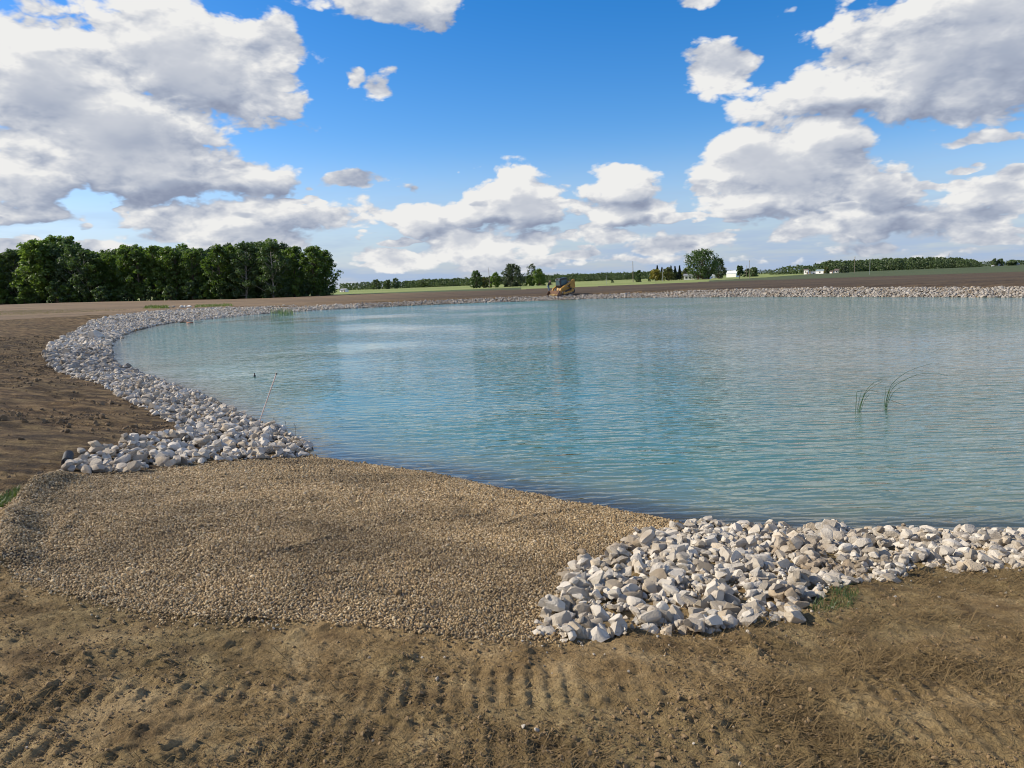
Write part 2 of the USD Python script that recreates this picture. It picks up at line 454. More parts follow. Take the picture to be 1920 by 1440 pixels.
def relief(x, y, d):
    """Fine relief of the ground close by: clods, cleat marks of a tracked machine, the gravel's rim."""
    r = np.hypot(x, y)
    z = np.zeros_like(x)
    near = r < 14
    xs, ys = x[near], y[near]
    p = np.c_[xs, ys, np.zeros(len(xs))]
    gr = shapely.contains_xy(GRAVEL, xs, ys)
    f = (meshkit.fbm(p * 2.2, 3, 11) - .5) * .05 + (meshkit.fbm(p * 9.0, 3, 5) - .5) * .03 + (meshkit.fbm(p * 30.0, 3, 6) - .5) * .03
    lumps = meshkit.fbm(p * 5.0, 4, 21)
    f = f * .8 + .018 * np.clip(lumps - .58, 0, 1) / .2 * (meshkit.fbm(p * 26.0, 2, 22) * 2)
    # two bands of cleat marks running along x, bars across them
    wob = (meshkit.fbm(p * .8, 2, 9) - .5)
    rough = np.clip((meshkit.fbm(p * 2.2, 3, 33) - .36) * 5, .55, 1.3)
    for y0, hw, pitch, amp in ((3.30, .24, .086, .0095), (2.84, .22, .086, .010), (2.42, .17, .19, .016), (3.72, .14, .086, .006), (2.02, .2, .19, .016)):
        yy = ys + wob * .25 + .012 * (xs - .3) ** 2
        band = smooth01((hw - np.abs(yy - y0)) / .09)
        ph = (xs + wob * .12 + .05 * (ys - y0)) / pitch
        bar = np.clip(np.sin(2 * np.pi * ph) * 1.4, -1, 1)
        f = f + np.where(gr, 0, band * rough * amp * (bar * .5 - .25))
    # broken track marks on the left bank
    f2 = np.clip(np.sin((xs * .75 + ys * .66 + wob) * 2 * np.pi / .16), -.6, 1) * .012 * smooth01((meshkit.fbm(p * .55, 2, 40) - .5) * 8)
    f = f + np.where((xs < -2.2) & ~gr, f2, 0)
    g = (meshkit.fbm(p * 1.6, 3, 50) - .5) * .04 + (meshkit.fbm(p * 6.0, 3, 51) - .5) * .025
    bd = line_distance(BERM, xs, ys)
    g = g + .12 * np.exp(-(bd / .17) ** 2) * (.7 + .6 * meshkit.fbm(p * 2, 2, 60))
    for ln in RUTS:
        rd = line_distance(ln, xs, ys)
        g = g + .020 * np.exp(-((rd) / .05) ** 2) - .008 * np.exp(-((rd) / .16) ** 2)
    f = np.where(gr, g, f + .10 * np.exp(-(bd / .16) ** 2))
    fade = smooth01((14 - r[near]) / 4.0) * smooth01((d[near] + .1) / .3)
    z[near] = f * fade
    mid = (r >= 10) & (r < 120) & (d > 0)
    q = np.c_[x[mid], y[mid], np.zeros(int(mid.sum()))]
    z[mid] = z[mid] + ((meshkit.fbm(q * 1.1, 3, 71) - .5) * .17 + (meshkit.fbm(q * np.array([1.2, 4.0, 1.0]), 2, 72) - .5) * .09) * smooth01((r[mid] - 10) / 5.0) * smooth01(d[mid] / 3.0) * smooth01((120 - r[mid]) / 40)
    return z


def height(x, y):
    x, y = np.atleast_1d(np.asarray(x, float)), np.atleast_1d(np.asarray(y, float))
    d = shore_distance(x, y)
    return land(x, y, d) + relief(x, y, d)


# ------------------------------------------------------------------ ground materials
def ground_material(name, ramp, ramp2, mixfac=(.4, .6), scale=1.0, bump=.6, rough=.95, stretch=(1, 1, 1), dist=.03, fine=60.0, dry=None):
    nodes = {"g": ("geometry", {}), "m": ("mapping", {"mapping_type": "point", "scale": stretch}),
             "n1": ("noise_texture", {"scale": 3.0 * scale, "detail": 8.0, "roughness": .65}),
             "n2": ("noise_texture", {"scale": .55 * scale, "detail": 6.0, "roughness": .6}),
             "n3": ("noise_texture", {"scale": fine * scale, "detail": 5.0, "roughness": .7}),
             "r1": ("rgb_ramp", {"ramp": ramp}), "r2": ("rgb_ramp", {"ramp": ramp2}),
             "mf": ("map_range", {"from_min": mixfac[0], "from_max": mixfac[1], "to_min": 0.0, "to_max": 1.0, "clamp": True, "range_type": "smoothstep"}),
             "mx": ("mix_color", {"blend_type": "mix"}), "f": ("map_range", {"from_min": .3, "from_max": .7, "to_min": .7, "to_max": 1.25, "clamp": True}),
             "mul": ("vector_math", {"math_type": "scale"}),
             "h": ("math", {"math_type": "multiply_add", "value2": .6}), "b": ("bump", {"strength": bump, "distance": dist}),
             "p": ("principled_bsdf", {"roughness": rough, "specular_ior_level": .25})}
    links = [("g.position", "m.vector"), ("m.vector", "n1.vector"), ("m.vector", "n2.vector"), ("g.position", "n3.vector"), ("n1.fac", "r1.fac"), ("n1.fac", "r2.fac"), ("n2.fac", "mf.value"),
             ("mf.result", "mx.fac"), ("r1.color", "mx.a"), ("r2.color", "mx.b"), ("n3.fac", "f.value"), ("mx.result", "mul.vector1"), ("f.result", "mul.scale"), ("mul.vector", "p.base_color"),
             ("n1.fac", "h.value1"), ("n3.fac", "h.value3"), ("h.value", "b.height"), ("b.normal", "p.normal")]
    if dry:                                        # the soil is drier and paler towards the west
        nodes.update({"sx": ("separate_xyz", {}), "dr": ("map_range", {"from_min": dry[0], "from_max": dry[1], "to_min": dry[2], "to_max": 1.0, "clamp": True, "range_type": "smoothstep"}), "dm": ("math", {"math_type": "multiply"})})
        links = [l for l in links if l[1] != "mul.scale"] + [("g.position", "sx.vector"), ("sx.x", "dr.value"), ("dr.result", "dm.value1"), ("f.result", "dm.value2"), ("dm.value", "mul.scale")]
    return mat(name, nodes, links, "p.BSDF")


BANK = ground_material('bank_soil', [(.36, (.048, .028, .012)), (.49, (.135, .083, .036)), (.62, (.29, .195, .09))], [(.38, (.035, .022, .010)), (.5, (.10, .064, .028)), (.62, (.23, .162, .072))], scale=1.5, bump=1.0, dist=.22, stretch=(.45, .8, 1), fine=12)
SOIL = ground_material('soil', [(.34, (.14, .087, .036)), (.48, (.285, .193, .086)), (.64, (.43, .31, .158))], [(.34, (.095, .064, .027)), (.5, (.225, .161, .070)), (.66, (.335, .255, .12))], bump=1.0, dist=.05)
PLOW = ground_material('plowed_soil', [(.38, (.056, .036, .019)), (.6, (.098, .067, .036))], [(.38, (.038, .025, .014)), (.6, (.072, .049, .026))], scale=.16, stretch=(.12, 1, 1), bump=.5, dist=.1, fine=20, dry=(-45.0, 5.0, 2.1))
MEADOW = ground_material('meadow_grass', [(.3, (.11, .16, .035)), (.7, (.20, .25, .065))], [(.3, (.17, .20, .06)), (.7, (.29, .30, .11))], scale=.03, stretch=(.25, 1, 1), bump=.2, dist=.2, fine=30)
CROP = ground_material('young_crop', [(.3, (.035, .058, .018)), (.7, (.065, .092, .03))], [(.3, (.05, .06, .024)), (.7, (.085, .095, .04))], scale=.05, stretch=(.15, 1, 1), bump=.2, dist=.1, fine=30)
GRAVEL_BED = ground_material('gravel_bed', [(.3, (.09, .068, .046)), (.7, (.17, .135, .095))], [(.3, (.07, .052, .036)), (.7, (.14, .11, .075))], bump=.8, fine=45)


# ------------------------------------------------------------------ the ground, one sheet cut into its kinds
def ring_grid():
    th = np.concatenate([np.linspace(-math.pi, math.radians(-62), 40, endpoint=False), np.linspace(math.radians(-62), math.radians(62), 640, endpoint=False), np.linspace(math.radians(62), math.pi, 41)])
    r = np.concatenate([[.02, .4, .8, 1.2, 1.5], np.geomspace(1.7, 8.0, 400, endpoint=False), np.geomspace(8.0, 130, 280, endpoint=False), np.geomspace(130, 6000, 70)])
    R, T = np.meshgrid(r, th, indexing='ij')
    X, Y = R * np.sin(T), R * np.cos(T)
    i, j = np.meshgrid(np.arange(len(r) - 1), np.arange(len(th) - 1), indexing='ij')
    m = len(th)
    q = np.stack([i * m + j, i * m + j + 1, (i + 1) * m + j + 1, (i + 1) * m + j], -1).reshape(-1, 4)
    return X.ravel(), Y.ravel(), q


gx, gy, gq = ring_grid()
gd = shore_distance(gx, gy)
gz = land(gx, gy, gd) + relief(gx, gy, gd)
gv = np.c_[gx, gy, gz]
cx, cy = gx[gq].mean(1), gy[gq].mean(1)
cd = gd[gq].mean(1)
cls = np.full(len(gq), 2)                                          # meadow
cls[shapely.contains_xy(FIELD, cx, cy)] = 1
cls[(cls == 2) & (np.hypot(cx, cy) < 75)] = 0
_nearc = np.hypot(cx, cy)
cls[(cls == 2) & (np.arctan2(cx, cy) < math.radians(-11)) & (np.hypot(cx, cy) < 265)] = 0
cls[(cls == 2) & (cd < 9) & (np.hypot(cx, cy) < 160)] = 0
cls[(cd < 1.5)] = 0
cls[shapely.contains_xy(GRAVEL, cx, cy)] = 3
_az = np.degrees(np.arctan2(cx, cy))
cls[(cls == 2) & (((_az > 15) & (cy < 150 + cx * 1.9)) | ((_az < 1) & (cy < 300)))] = 4


def part_of_grid(sel):
    f = gq[sel]
    use, inv = np.unique(f, return_inverse=True)
    f = inv.reshape(f.shape)
    return gv[use], f


cls[(cls == 0) & (_nearc > 8.5) & (cd > 0)] = 5
cls[(cls == 5) & (_az < -10) & (_nearc > 80)] = 1
for k, (nm, mt) in enumerate((('bare_ground', SOIL), ('plowed_field', PLOW), ('meadow', MEADOW), ('gravel_bed', GRAVEL_BED), ('young_crop_field', CROP), ('graded_bank', BANK))):
    obj(nm, part_of_grid(cls == k), mt, smooth=True, kind='structure')

# ------------------------------------------------------------------ water
wsel = (cd < .35) & (np.hypot(cx, cy) > 3) & (np.hypot(cx, cy) < 130)
wf = gq[wsel]
use, inv = np.unique(wf, return_inverse=True)
wv = np.c_[gx[use], gy[use], np.zeros(len(use))]
water = usdkit.mesh(stage, '/World/water', (wv, inv.reshape(wf.shape)), None, True)
UsdGeom.PrimvarsAPI(water).CreatePrimvar('depth', Sdf.ValueTypeNames.FloatArray, 'vertex').Set(Vt.FloatArray.FromNumpy(np.clip(-gd[use], 0, 50).astype(np.float32)))
tag(water, kind='structure')
WATER = mat('pond_water', {
    "g": ("geometry", {}), "at": ("attribute", {"attribute": "depth"}),
    "m1": ("mapping", {"mapping_type": "point", "rotation": (0, 0, .30), "scale": (1.9, 6.8, 1)}),
    "m2": ("mapping", {"mapping_type": "point", "rotation": (0, 0, .2), "scale": (1.0, 2.2, 1)}),
    "m3": ("mapping", {"mapping_type": "point", "rotation": (0, 0, .75), "scale": (7.0, 14.0, 1)}),
    "w1": ("noise_texture", {"scale": 1.0, "detail": 1.0, "roughness": .35, "distortion": .6}),
    "w2": ("noise_texture", {"scale": 1.0, "detail": 1.0, "roughness": .4}),
    "w3": ("noise_texture", {"scale": 1.0, "detail": 1.0, "roughness": .4}),
    "cal": ("noise_texture", {"scale": .07, "detail": 3.0, "roughness": .5}),
    "sx": ("separate_xyz", {}), "east": ("map_range", {"from_min": -6.0, "from_max": 9.0, "to_min": .0, "to_max": .9, "clamp": True}),
    "cm": ("map_range", {"from_min": .38, "from_max": .60, "to_min": .15, "to_max": 1.15, "clamp": True, "range_type": "smoothstep"}),
    "amp0": ("math", {"math_type": "add"}), "north": ("map_range", {"from_min": 12.0, "from_max": 60.0, "to_min": 1.0, "to_max": 2.5, "clamp": True}), "amp": ("math", {"math_type": "multiply"}),
    "m4": ("mapping", {"mapping_type": "point", "rotation": (0, 0, .35), "scale": (.45, .8, 1)}), "w4": ("noise_texture", {"scale": 1.0, "detail": 2.0, "roughness": .5, "distortion": .5}), "s4": ("math", {"math_type": "multiply_add", "value2": 2.2}),
    "east_grey": ("map_range", {"from_min": 1.5, "from_max": 8.5, "to_min": 0.0, "to_max": .75, "clamp": True, "range_type": "smoothstep"}), "smix": ("mix_color", {"blend_type": "mix", "b": (.128, .150, .118)}),  # body colour shifts to grey-green towards the east
    "s1": ("math", {"math_type": "multiply", "value2": 2.1}), "s2": ("math", {"math_type": "multiply_add", "value2": 1.3}), "s3": ("math", {"math_type": "multiply_add", "value2": .42}),
    "hh": ("math", {"math_type": "multiply"}),
    "b": ("bump", {"strength": 1.0, "distance": .012}),
    "dc": ("map_range", {"from_min": 0.0, "from_max": 2.2, "to_min": 0.0, "to_max": 1.0, "clamp": True}),
    "pat": ("noise_texture", {"scale": .12, "detail": 3.0}),
    "cr": ("rgb_ramp", {"ramp": [(0, (.105, .095, .07)), (.35, (.100, .138, .110)), (1, (.068, .150, .130))]}),
    "cr2": ("rgb_ramp", {"ramp": [(.3, (.85, 1.0, .95)), (.7, (1.1, 1.05, 1.05))]}),
    "cmul": ("vector_math", {"math_type": "multiply"}),
    "dif": ("diffuse_bsdf", {}), "tr": ("transparent_bsdf", {"color": (.62, .62, .52)}),
    "op": ("map_range", {"from_min": 0.0, "from_max": .7, "to_min": .35, "to_max": 1.0, "clamp": True}),
    "body": ("mix_closure", {}), "rg": ("map_range", {"from_min": 10.0, "from_max": 60.0, "to_min": .025, "to_max": .06, "clamp": True}), "gl": ("glossy_bsdf", {"color": (1, 1, 1), "distribution": "ggx"}),
    "fr": ("fresnel", {"IOR": 1.33}), "out": ("mix_closure", {}),
}, [("g.position", "m1.vector"), ("g.position", "m2.vector"), ("g.position", "m3.vector"), ("m1.vector", "w1.vector"), ("m2.vector", "w2.vector"), ("m3.vector", "w3.vector"),
    ("g.position", "cal.vector"), ("g.position", "sx.vector"), ("sx.x", "east.value"), ("cal.fac", "cm.value"), ("cm.result", "amp0.value1"), ("east.result", "amp0.value2"), ("sx.y", "north.value"), ("sx.y", "rg.value"), ("rg.result", "gl.roughness"), ("amp0.value", "amp.value1"), ("north.result", "amp.value2"),
    ("w1.fac", "s1.value1"), ("w2.fac", "s2.value1"), ("s1.value", "s2.value3"), ("w3.fac", "s3.value1"), ("s2.value", "s3.value3"), ("g.position", "m4.vector"), ("m4.vector", "w4.vector"), ("w4.fac", "s4.value1"), ("s3.value", "s4.value3"), ("sx.x", "east_grey.value"), ("east_grey.result", "smix.fac"), ("cr.color", "smix.a"),
    ("s4.value", "hh.value1"), ("amp.value", "hh.value2"), ("hh.value", "b.height"),
    ("b.normal", "gl.normal"), ("b.normal", "fr.normal"),
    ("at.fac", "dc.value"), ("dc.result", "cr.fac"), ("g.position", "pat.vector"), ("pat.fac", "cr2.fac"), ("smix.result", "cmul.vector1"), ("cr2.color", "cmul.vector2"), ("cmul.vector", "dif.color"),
    ("at.fac", "op.value"), ("op.result", "body.fac"), ("tr.BSDF", "body.closure1"), ("dif.BSDF", "body.closure2"),
    ("fr.fac", "out.fac"), ("body.closure", "out.closure1"), ("gl.BSDF", "out.closure2")], "out.closure")
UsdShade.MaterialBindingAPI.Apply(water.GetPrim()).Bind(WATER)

# ------------------------------------------------------------------ broken stone
def stone_mesh(seed, sub=2, cuts=13):
    r = np.random.default_rng(seed)
    m = trimesh.creation.icosphere(sub, 1.0)
    v = m.vertices.copy()
    for _ in range(cuts):
        n = r.normal(size=3); n /= np.linalg.norm(n)
        h = r.uniform(.38, .74)
        v -= np.maximum(0, v @ n - h)[:, None] * n
    v += (meshkit.fbm(v * 1.7 + seed * 7.3, 3, seed)[:, None] - .5) * .12 * v
    v += (meshkit.fbm(v * 5.0 + seed * 3.1, 2, seed + 5)[:, None] - .5) * .07 * v
    v /= np.abs(v).max(0)
    return v, m.faces.copy()


STONES = [stone_mesh(100 + k) for k in range(20)]
STONES_LOW = [stone_mesh(100 + k, 1, 8) for k in range(12)]


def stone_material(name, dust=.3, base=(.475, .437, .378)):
    b = np.array(base)
    nodes = {"g": ("geometry", {}), "tc": ("texture_coordinate", {}), "o": ("object_info", {}),
             "n": ("noise_texture", {"scale": 3.2, "detail": 9.0, "roughness": .68}), "n2": ("noise_texture", {"scale": 26.0, "detail": 6.0, "roughness": .7}),
             "n3": ("noise_texture", {"scale": .9, "detail": 4.0, "roughness": .6}), "ad": ("vector_math", {"math_type": "scale", "scale": 3.0}), "off": ("vector_math", {"math_type": "add"}),
             "oc": ("combine_xyz", {}), "om": ("math", {"math_type": "multiply", "value2": 57.0}),
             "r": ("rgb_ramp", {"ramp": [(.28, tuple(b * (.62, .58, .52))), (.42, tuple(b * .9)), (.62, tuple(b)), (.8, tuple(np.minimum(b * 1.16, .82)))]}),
             "ro": ("rgb_ramp", {"ramp": [(0, (.50, .45, .38)), (.14, (.72, .68, .62)), (.3, (.88, .86, .83)), (.5, (1.0, .99, .97)), (.78, (1.12, 1.11, 1.09)), (.88, (.95, .84, .68)), (1, (.68, .67, .67))]}),
             "m": ("vector_math", {"math_type": "multiply"}),
             "dm": ("map_range", {"from_min": .52, "from_max": .66, "to_min": 0.0, "to_max": dust, "clamp": True, "range_type": "smoothstep"}),
             "mx": ("mix_color", {"blend_type": "mix", "b": (.20, .145, .09)}),
             "hm": ("math", {"math_type": "multiply_add", "value2": .5}), "b": ("bump", {"strength": .8, "distance": .022}),
             "p": ("principled_bsdf", {"roughness": .92, "specular_ior_level": .25})}
    links = [("o.random", "om.value1"), ("om.value", "oc.x"), ("om.value", "oc.y"), ("g.position", "ad.vector1"), ("ad.vector", "off.vector1"), ("oc.vector", "off.vector2"), ("off.vector", "n.vector"), ("off.vector", "n2.vector"),
             ("g.position", "n3.vector"), ("n.fac", "r.fac"), ("o.random", "ro.fac"), ("r.color", "m.vector1"), ("ro.color", "m.vector2"), ("n3.fac", "dm.value"), ("dm.result", "mx.fac"), ("m.vector", "mx.a"),
             ("mx.result", "p.base_color"), ("n2.fac", "hm.value1"), ("n.fac", "hm.value3"), ("hm.value", "b.height"), ("b.normal", "p.normal")]
    return mat(name, nodes, links, "p.BSDF")


LIMESTONE = stone_material('pale_limestone', .75)
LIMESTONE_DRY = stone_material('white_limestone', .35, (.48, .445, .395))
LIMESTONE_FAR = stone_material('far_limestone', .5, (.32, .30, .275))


def quat_from(yaw, tx, ty):
    """Quaternions (x, y, z, w) of a small tilt followed by a turn about z."""
    from scipy.spatial.transform import Rotation
    return Rotation.from_euler('xyz', np.c_[tx, ty, yaw]).as_quat()


def pile(region, n, size, seed, cell, sink=.22, spread=.38, keep=None):
    """Drops n stones on the ground inside the region, each resting on those below. Returns positions, quaternions, half sizes."""
    r = np.random.default_rng(seed)
    x0, y0, x1, y1 = region.bounds
    x0, y0, x1, y1 = x0 - .4, y0 - .4, x1 + .4, y1 + .4
    nx, ny = int((x1 - x0) / cell) + 1, int((y1 - y0) / cell) + 1
    XX, YY = np.meshgrid(x0 + np.arange(nx) * cell, y0 + np.arange(ny) * cell, indexing='ij')
    hm = height(XX.ravel(), YY.ravel()).reshape(XX.shape)
    px, py = r.uniform(x0, x1, n * 30), r.uniform(y0, y1, n * 30)
    ok = shapely.contains_xy(region, px, py)
    px, py = px[ok][:n], py[ok][:n]
    n = len(px)
    s = size * np.exp(r.normal(0, spread, n))
    s = np.clip(s, size * .38, size * 1.9)
    rad = np.c_[s * r.uniform(.85, 1.25, n), s * r.uniform(.7, 1.0, n), s * r.uniform(.5, .8, n)] / 2
    yaw, tx, ty = r.uniform(0, 2 * np.pi, n), r.normal(0, .32, n), r.normal(0, .32, n)
    pz = np.zeros(n)
    for k in range(n):
        a = rad[k, 0]
        i0, i1 = max(int((px[k] - a - x0) / cell), 0), min(int((px[k] + a - x0) / cell) + 2, nx)
        j0, j1 = max(int((py[k] - a - y0) / cell), 0), min(int((py[k] + a - y0) / cell) + 2, ny)
        dx, dy = XX[i0:i1, j0:j1] - px[k], YY[i0:i1, j0:j1] - py[k]
        c, sn = math.cos(yaw[k]), math.sin(yaw[k])
        q = ((c * dx + sn * dy) / rad[k, 0]) ** 2 + ((-sn * dx + c * dy) / rad[k, 1]) ** 2
        ins = q < 1
        if not ins.any():
            ins = q <= q.min()
        cap = rad[k, 2] * np.sqrt(np.clip(1 - q[ins], 0, 1))
        sub = hm[i0:i1, j0:j1]
        z = np.quantile(sub[ins] + cap, .5) - sink * rad[k, 2]
        pz[k] = z
        sub[ins] = np.maximum(sub[ins], z + cap * .9)
    return np.c_[px, py, pz], quat_from(yaw, tx, ty), rad


def stone_parts(parent, pos, q, rad, material, sel, seed):
    from scipy.spatial.transform import Rotation
    r = np.random.default_rng(seed)
    for k in sel:
        v, f = STONES[r.integers(len(STONES))]
        p = Rotation.from_quat(q[k]).apply(v * rad[k]) + pos[k]
        obj('stone', (p, f), material, parent, smooth=20)


def apparent(pos, rad):
    rel = pos - np.array([0, 0, EYE])
    dep = rel @ FWD
    u, w = rel @ RIGHT / dep * FPX, -(rel @ UP) / dep * FPX
    vis = (np.abs(u) < 975) & (np.abs(w) < 735) & (dep > 0)
    return np.where(vis, rad[:, 0] / dep, 0), vis


near_rip = thing('riprap', kind='structure')
_fx, _fy = rng.uniform(0, 6.5, 40000), rng.uniform(3.4, 7.6, 40000)
_ok = shapely.contains_xy(RIPRAP_NEAR, _fx, _fy)
_fx, _fy = _fx[_ok][:3000], _fy[_ok][:3000]
_fs = np.clip(.014 * np.exp(rng.normal(0, .4, len(_fx))), .006, .03)
scatter('stone_fines', [(v, f) for v, f in STONES_LOW], np.c_[_fx, _fy, height(_fx, _fy) + rng.uniform(.0, .03, len(_fx))], random_quats(len(_fx)), np.c_[_fs, _fs * .8, _fs * .6], rng.integers(0, len(STONES_LOW), len(_fx)), LIMESTONE, near_rip, smooth=20, kind='stuff')
pos, q, rad = pile(RIPRAP_NEAR, 2350, .085, 3, .010, sink=.62, spread=.50)
ap, vis = apparent(pos, rad)
exposed = ap * np.where(pos[:, 2] > np.median(pos[:, 2]) - .3, 1, .5)
order = np.argsort(-exposed)
parts, rest = order[:300], order[300:]
stone_parts(near_rip, pos, q, rad, LIMESTONE, parts, 5)
scatter('small_stones', [(v, f) for v, f in STONES], pos[rest], q[rest], rad[rest], rng.integers(0, len(STONES), len(rest)), LIMESTONE, near_rip, smooth=20, kind='stuff')

far_rip = thing('riprap', kind='structure')
NEARLEFT = RIPRAP_FAR.intersection(shapely.Point(0, 0).buffer(27))
pos, q, rad = pile(NEARLEFT, int(NEARLEFT.area / .0100), .118, 4, .025, sink=.5)
ap, vis = apparent(pos, rad)
order = np.argsort(-ap)
parts, rest = order[:300], order[300:]
stone_parts(far_rip, pos, q, rad, LIMESTONE_DRY, parts, 6)
rest = rest[vis[rest] | (rng.random(len(rest)) < .5)]
FARSTRIP = RIPRAP_FAR.difference(shapely.Point(0, 0).buffer(26.6))
n = int(FARSTRIP.area / .024)
x0, y0, x1, y1 = FARSTRIP.bounds
fx, fy = rng.uniform(x0, x1, n * 60), rng.uniform(y0, y1, n * 60)
ok = shapely.contains_xy(FARSTRIP, fx, fy)
fx, fy = fx[ok][:n], fy[ok][:n]
n = len(fx)
fs = .19 * np.exp(rng.normal(0, .3, n))
frad = np.c_[fs, fs * .85, fs * .62] / 2 * rng.uniform(.8, 1.2, (n, 3))
fz = land(fx, fy) + frad[:, 2] * .45 + rng.uniform(0, .1, n)
fq = quat_from(rng.uniform(0, 6.28, n), rng.normal(0, .35, n), rng.normal(0, .35, n))
scatter('small_stones', [(v, f) for v, f in STONES_LOW], pos[rest], q[rest], rad[rest], rng.integers(0, len(STONES_LOW), len(rest)), LIMESTONE_DRY, far_rip, smooth=20, kind='stuff')
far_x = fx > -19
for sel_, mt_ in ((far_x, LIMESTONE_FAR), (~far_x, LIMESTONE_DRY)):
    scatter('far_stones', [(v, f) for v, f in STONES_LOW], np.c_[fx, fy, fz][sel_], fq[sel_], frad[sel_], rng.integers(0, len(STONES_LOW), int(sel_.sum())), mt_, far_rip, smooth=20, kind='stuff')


# ------------------------------------------------------------------ pea gravel
def pebble_mesh(seed):
    r = np.random.default_rng(seed)
    m = trimesh.creation.icosphere(1, 1.0)
    v = m.vertices * (1 + r.normal(0, .07, (len(m.vertices), 1)))
    v *= (1, r.uniform(.68, .9), r.uniform(.5, .7))
    return v, m.faces


PEBBLE = mat('pea_gravel', {
    "o": ("object_info", {}), "g": ("geometry", {}), "n": ("noise_texture", {"scale": 120.0, "detail": 3.0}), "big": ("noise_texture", {"scale": .8, "detail": 5.0, "roughness": .6}),
    "r": ("rgb_ramp", {"ramp": [(0, (.115, .072, .032)), (.25, (.22, .147, .068)), (.55, (.32, .222, .108)), (.8, (.41, .30, .158)), (.93, (.53, .42, .26)), (1, (.26, .21, .145))]}),
    "f": ("map_range", {"from_min": .3, "from_max": .7, "to_min": .8, "to_max": 1.15, "clamp": True}), "f2": ("map_range", {"from_min": .38, "from_max": .60, "to_min": .62, "to_max": 1.12, "clamp": True}),
    "ff": ("math", {"math_type": "multiply"}), "m": ("vector_math", {"math_type": "scale"}), "p": ("principled_bsdf", {"roughness": .8, "specular_ior_level": .3})},
    [("o.random", "r.fac"), ("g.position", "n.vector"), ("g.position", "big.vector"), ("n.fac", "f.value"), ("big.fac", "f2.value"), ("f.result", "ff.value1"), ("f2.result", "ff.value2"), ("r.color", "m.vector1"), ("ff.value", "m.scale"), ("m.vector", "p.base_color")], "p.BSDF")
bx0, by0, bx1, by1 = GRAVEL.buffer(.5).bounds
st = .0128
ax_, ay_ = np.meshgrid(np.arange(bx0, bx1, st), np.arange(by0, by1, st))
ax_, ay_ = ax_.ravel() + rng.uniform(-.9, .9, ax_.size) * st, ay_.ravel() + rng.uniform(-.9, .9, ay_.size) * st
ins = shapely.contains_xy(GRAVEL.buffer(.5), ax_, ay_)
ax_, ay_ = ax_[ins], ay_[ins]
dd = np.where(shapely.contains_xy(GRAVEL, ax_, ay_), 0, shapely.distance(GRAVEL, shapely.points(ax_, ay_)))
wob = meshkit.fbm(np.c_[ax_ * 3, ay_ * 3, 0 * ax_], 3, 77)
keep = rng.random(len(ax_)) < np.where(dd == 0, 1, np.exp(-dd / (.015 + .11 * np.clip(wob - .35, 0, 1))))
keep &= rng.random(len(ax_)) < np.clip(1.25 - (ay_ - 5) * .11, .55, 1)
keep &= (np.abs(ax_) < .75 * ay_ + .4) & (shore_distance(ax_, ay_) > -.6)
ax_, ay_ = ax_[keep], ay_[keep]
n = len(ax_)
sz = .0070 * np.exp(rng.normal(0, .24, n))
big = rng.random(n) < .008
sz[big] *= 1.7
sz *= 1 + .45 * smooth01((ay_ - 5) / 5)
az_ = height(ax_, ay_) + sz * rng.uniform(.1, .75, n)
scatter('pea_gravel', [pebble_mesh(k) for k in range(6)], np.c_[ax_, ay_, az_], quat_from(rng.uniform(0, 6.28, n), rng.normal(0, .5, n), rng.normal(0, .5, n)),
        np.repeat(sz[:, None], 3, 1), rng.integers(0, 6, n), PEBBLE, smooth=True, kind='stuff', label='brown pea gravel spread between the two piles of white stones', cat='gravel')
print('pebbles', n)

# ------------------------------------------------------------------ trees and plants
def leaf_material(name, ramp, trans=.35):
    nodes = {"o": ("object_info", {}), "g": ("geometry", {}), "n": ("noise_texture", {"scale": .55, "detail": 3.0, "roughness": .6}),
             "a": ("math", {"math_type": "multiply_add", "value2": .45}), "i": ("math", {"math_type": "multiply_add", "value2": .3}), "r": ("rgb_ramp", {"ramp": ramp}),
             "d": ("diffuse_bsdf", {"roughness": .3}), "t": ("translucent_bsdf", {}), "m": ("mix_closure", {"fac": trans}), "gl": ("glossy_bsdf", {"color": (.9, .95, .9), "roughness": .45}), "mm": ("mix_closure", {"fac": .035}),
             "br": ("vector_math", {"math_type": "multiply", "vector2": (1.3, 1.35, .8)})}
    links = [("g.position", "n.vector"), ("n.fac", "a.value1"), ("o.random", "i.value1"), ("g.random_per_island", "i.value3") if False else ("a.value", "i.value3"), ("i.value", "r.fac"), ("r.color", "d.color"), ("r.color", "br.vector1"), ("br.vector", "t.color"),
             ("d.BSDF", "m.closure1"), ("t.BSDF", "m.closure2"), ("m.closure", "mm.closure1"), ("gl.BSDF", "mm.closure2")]
    return mat(name, nodes, links, "mm.closure")


LEAF = leaf_material('woodland_leaves', [(.12, (.058, .102, .019)), (.4, (.105, .170, .030)), (.65, (.155, .232, .042)), (.9, (.21, .285, .06))], .44)
LEAF_DARK = leaf_material('dark_leaves', [(.1, (.036, .068, .022)), (.5, (.072, .118, .038)), (.9, (.12, .168, .058))])
LEAF_GREY = leaf_material('grey_green_leaves', [(.1, (.050, .072, .036)), (.5, (.085, .110, .058)), (.9, (.135, .160, .090))])
LEAF_YELLOW = leaf_material('yellow_leaves', [(.1, (.13, .12, .02)), (.5, (.22, .19, .03)), (.9, (.30, .26, .05))])
LEAF_OLIVE = leaf_material('olive_leaves', [(.1, (.075, .085, .022)), (.5, (.12, .125, .035)), (.9, (.16, .165, .05))])
LEAF_FIR = leaf_material('fir_needles', [(.1, (.014, .026, .015)), (.5, (.024, .040, .024)), (.9, (.036, .058, .034))], .1)
LEAF_FAR = leaf_material('far_leaves', [(.1, (.065, .098, .045)), (.5, (.105, .148, .062)), (.9, (.155, .20, .08))])  # haze of the distance is put into these paler leaf tones
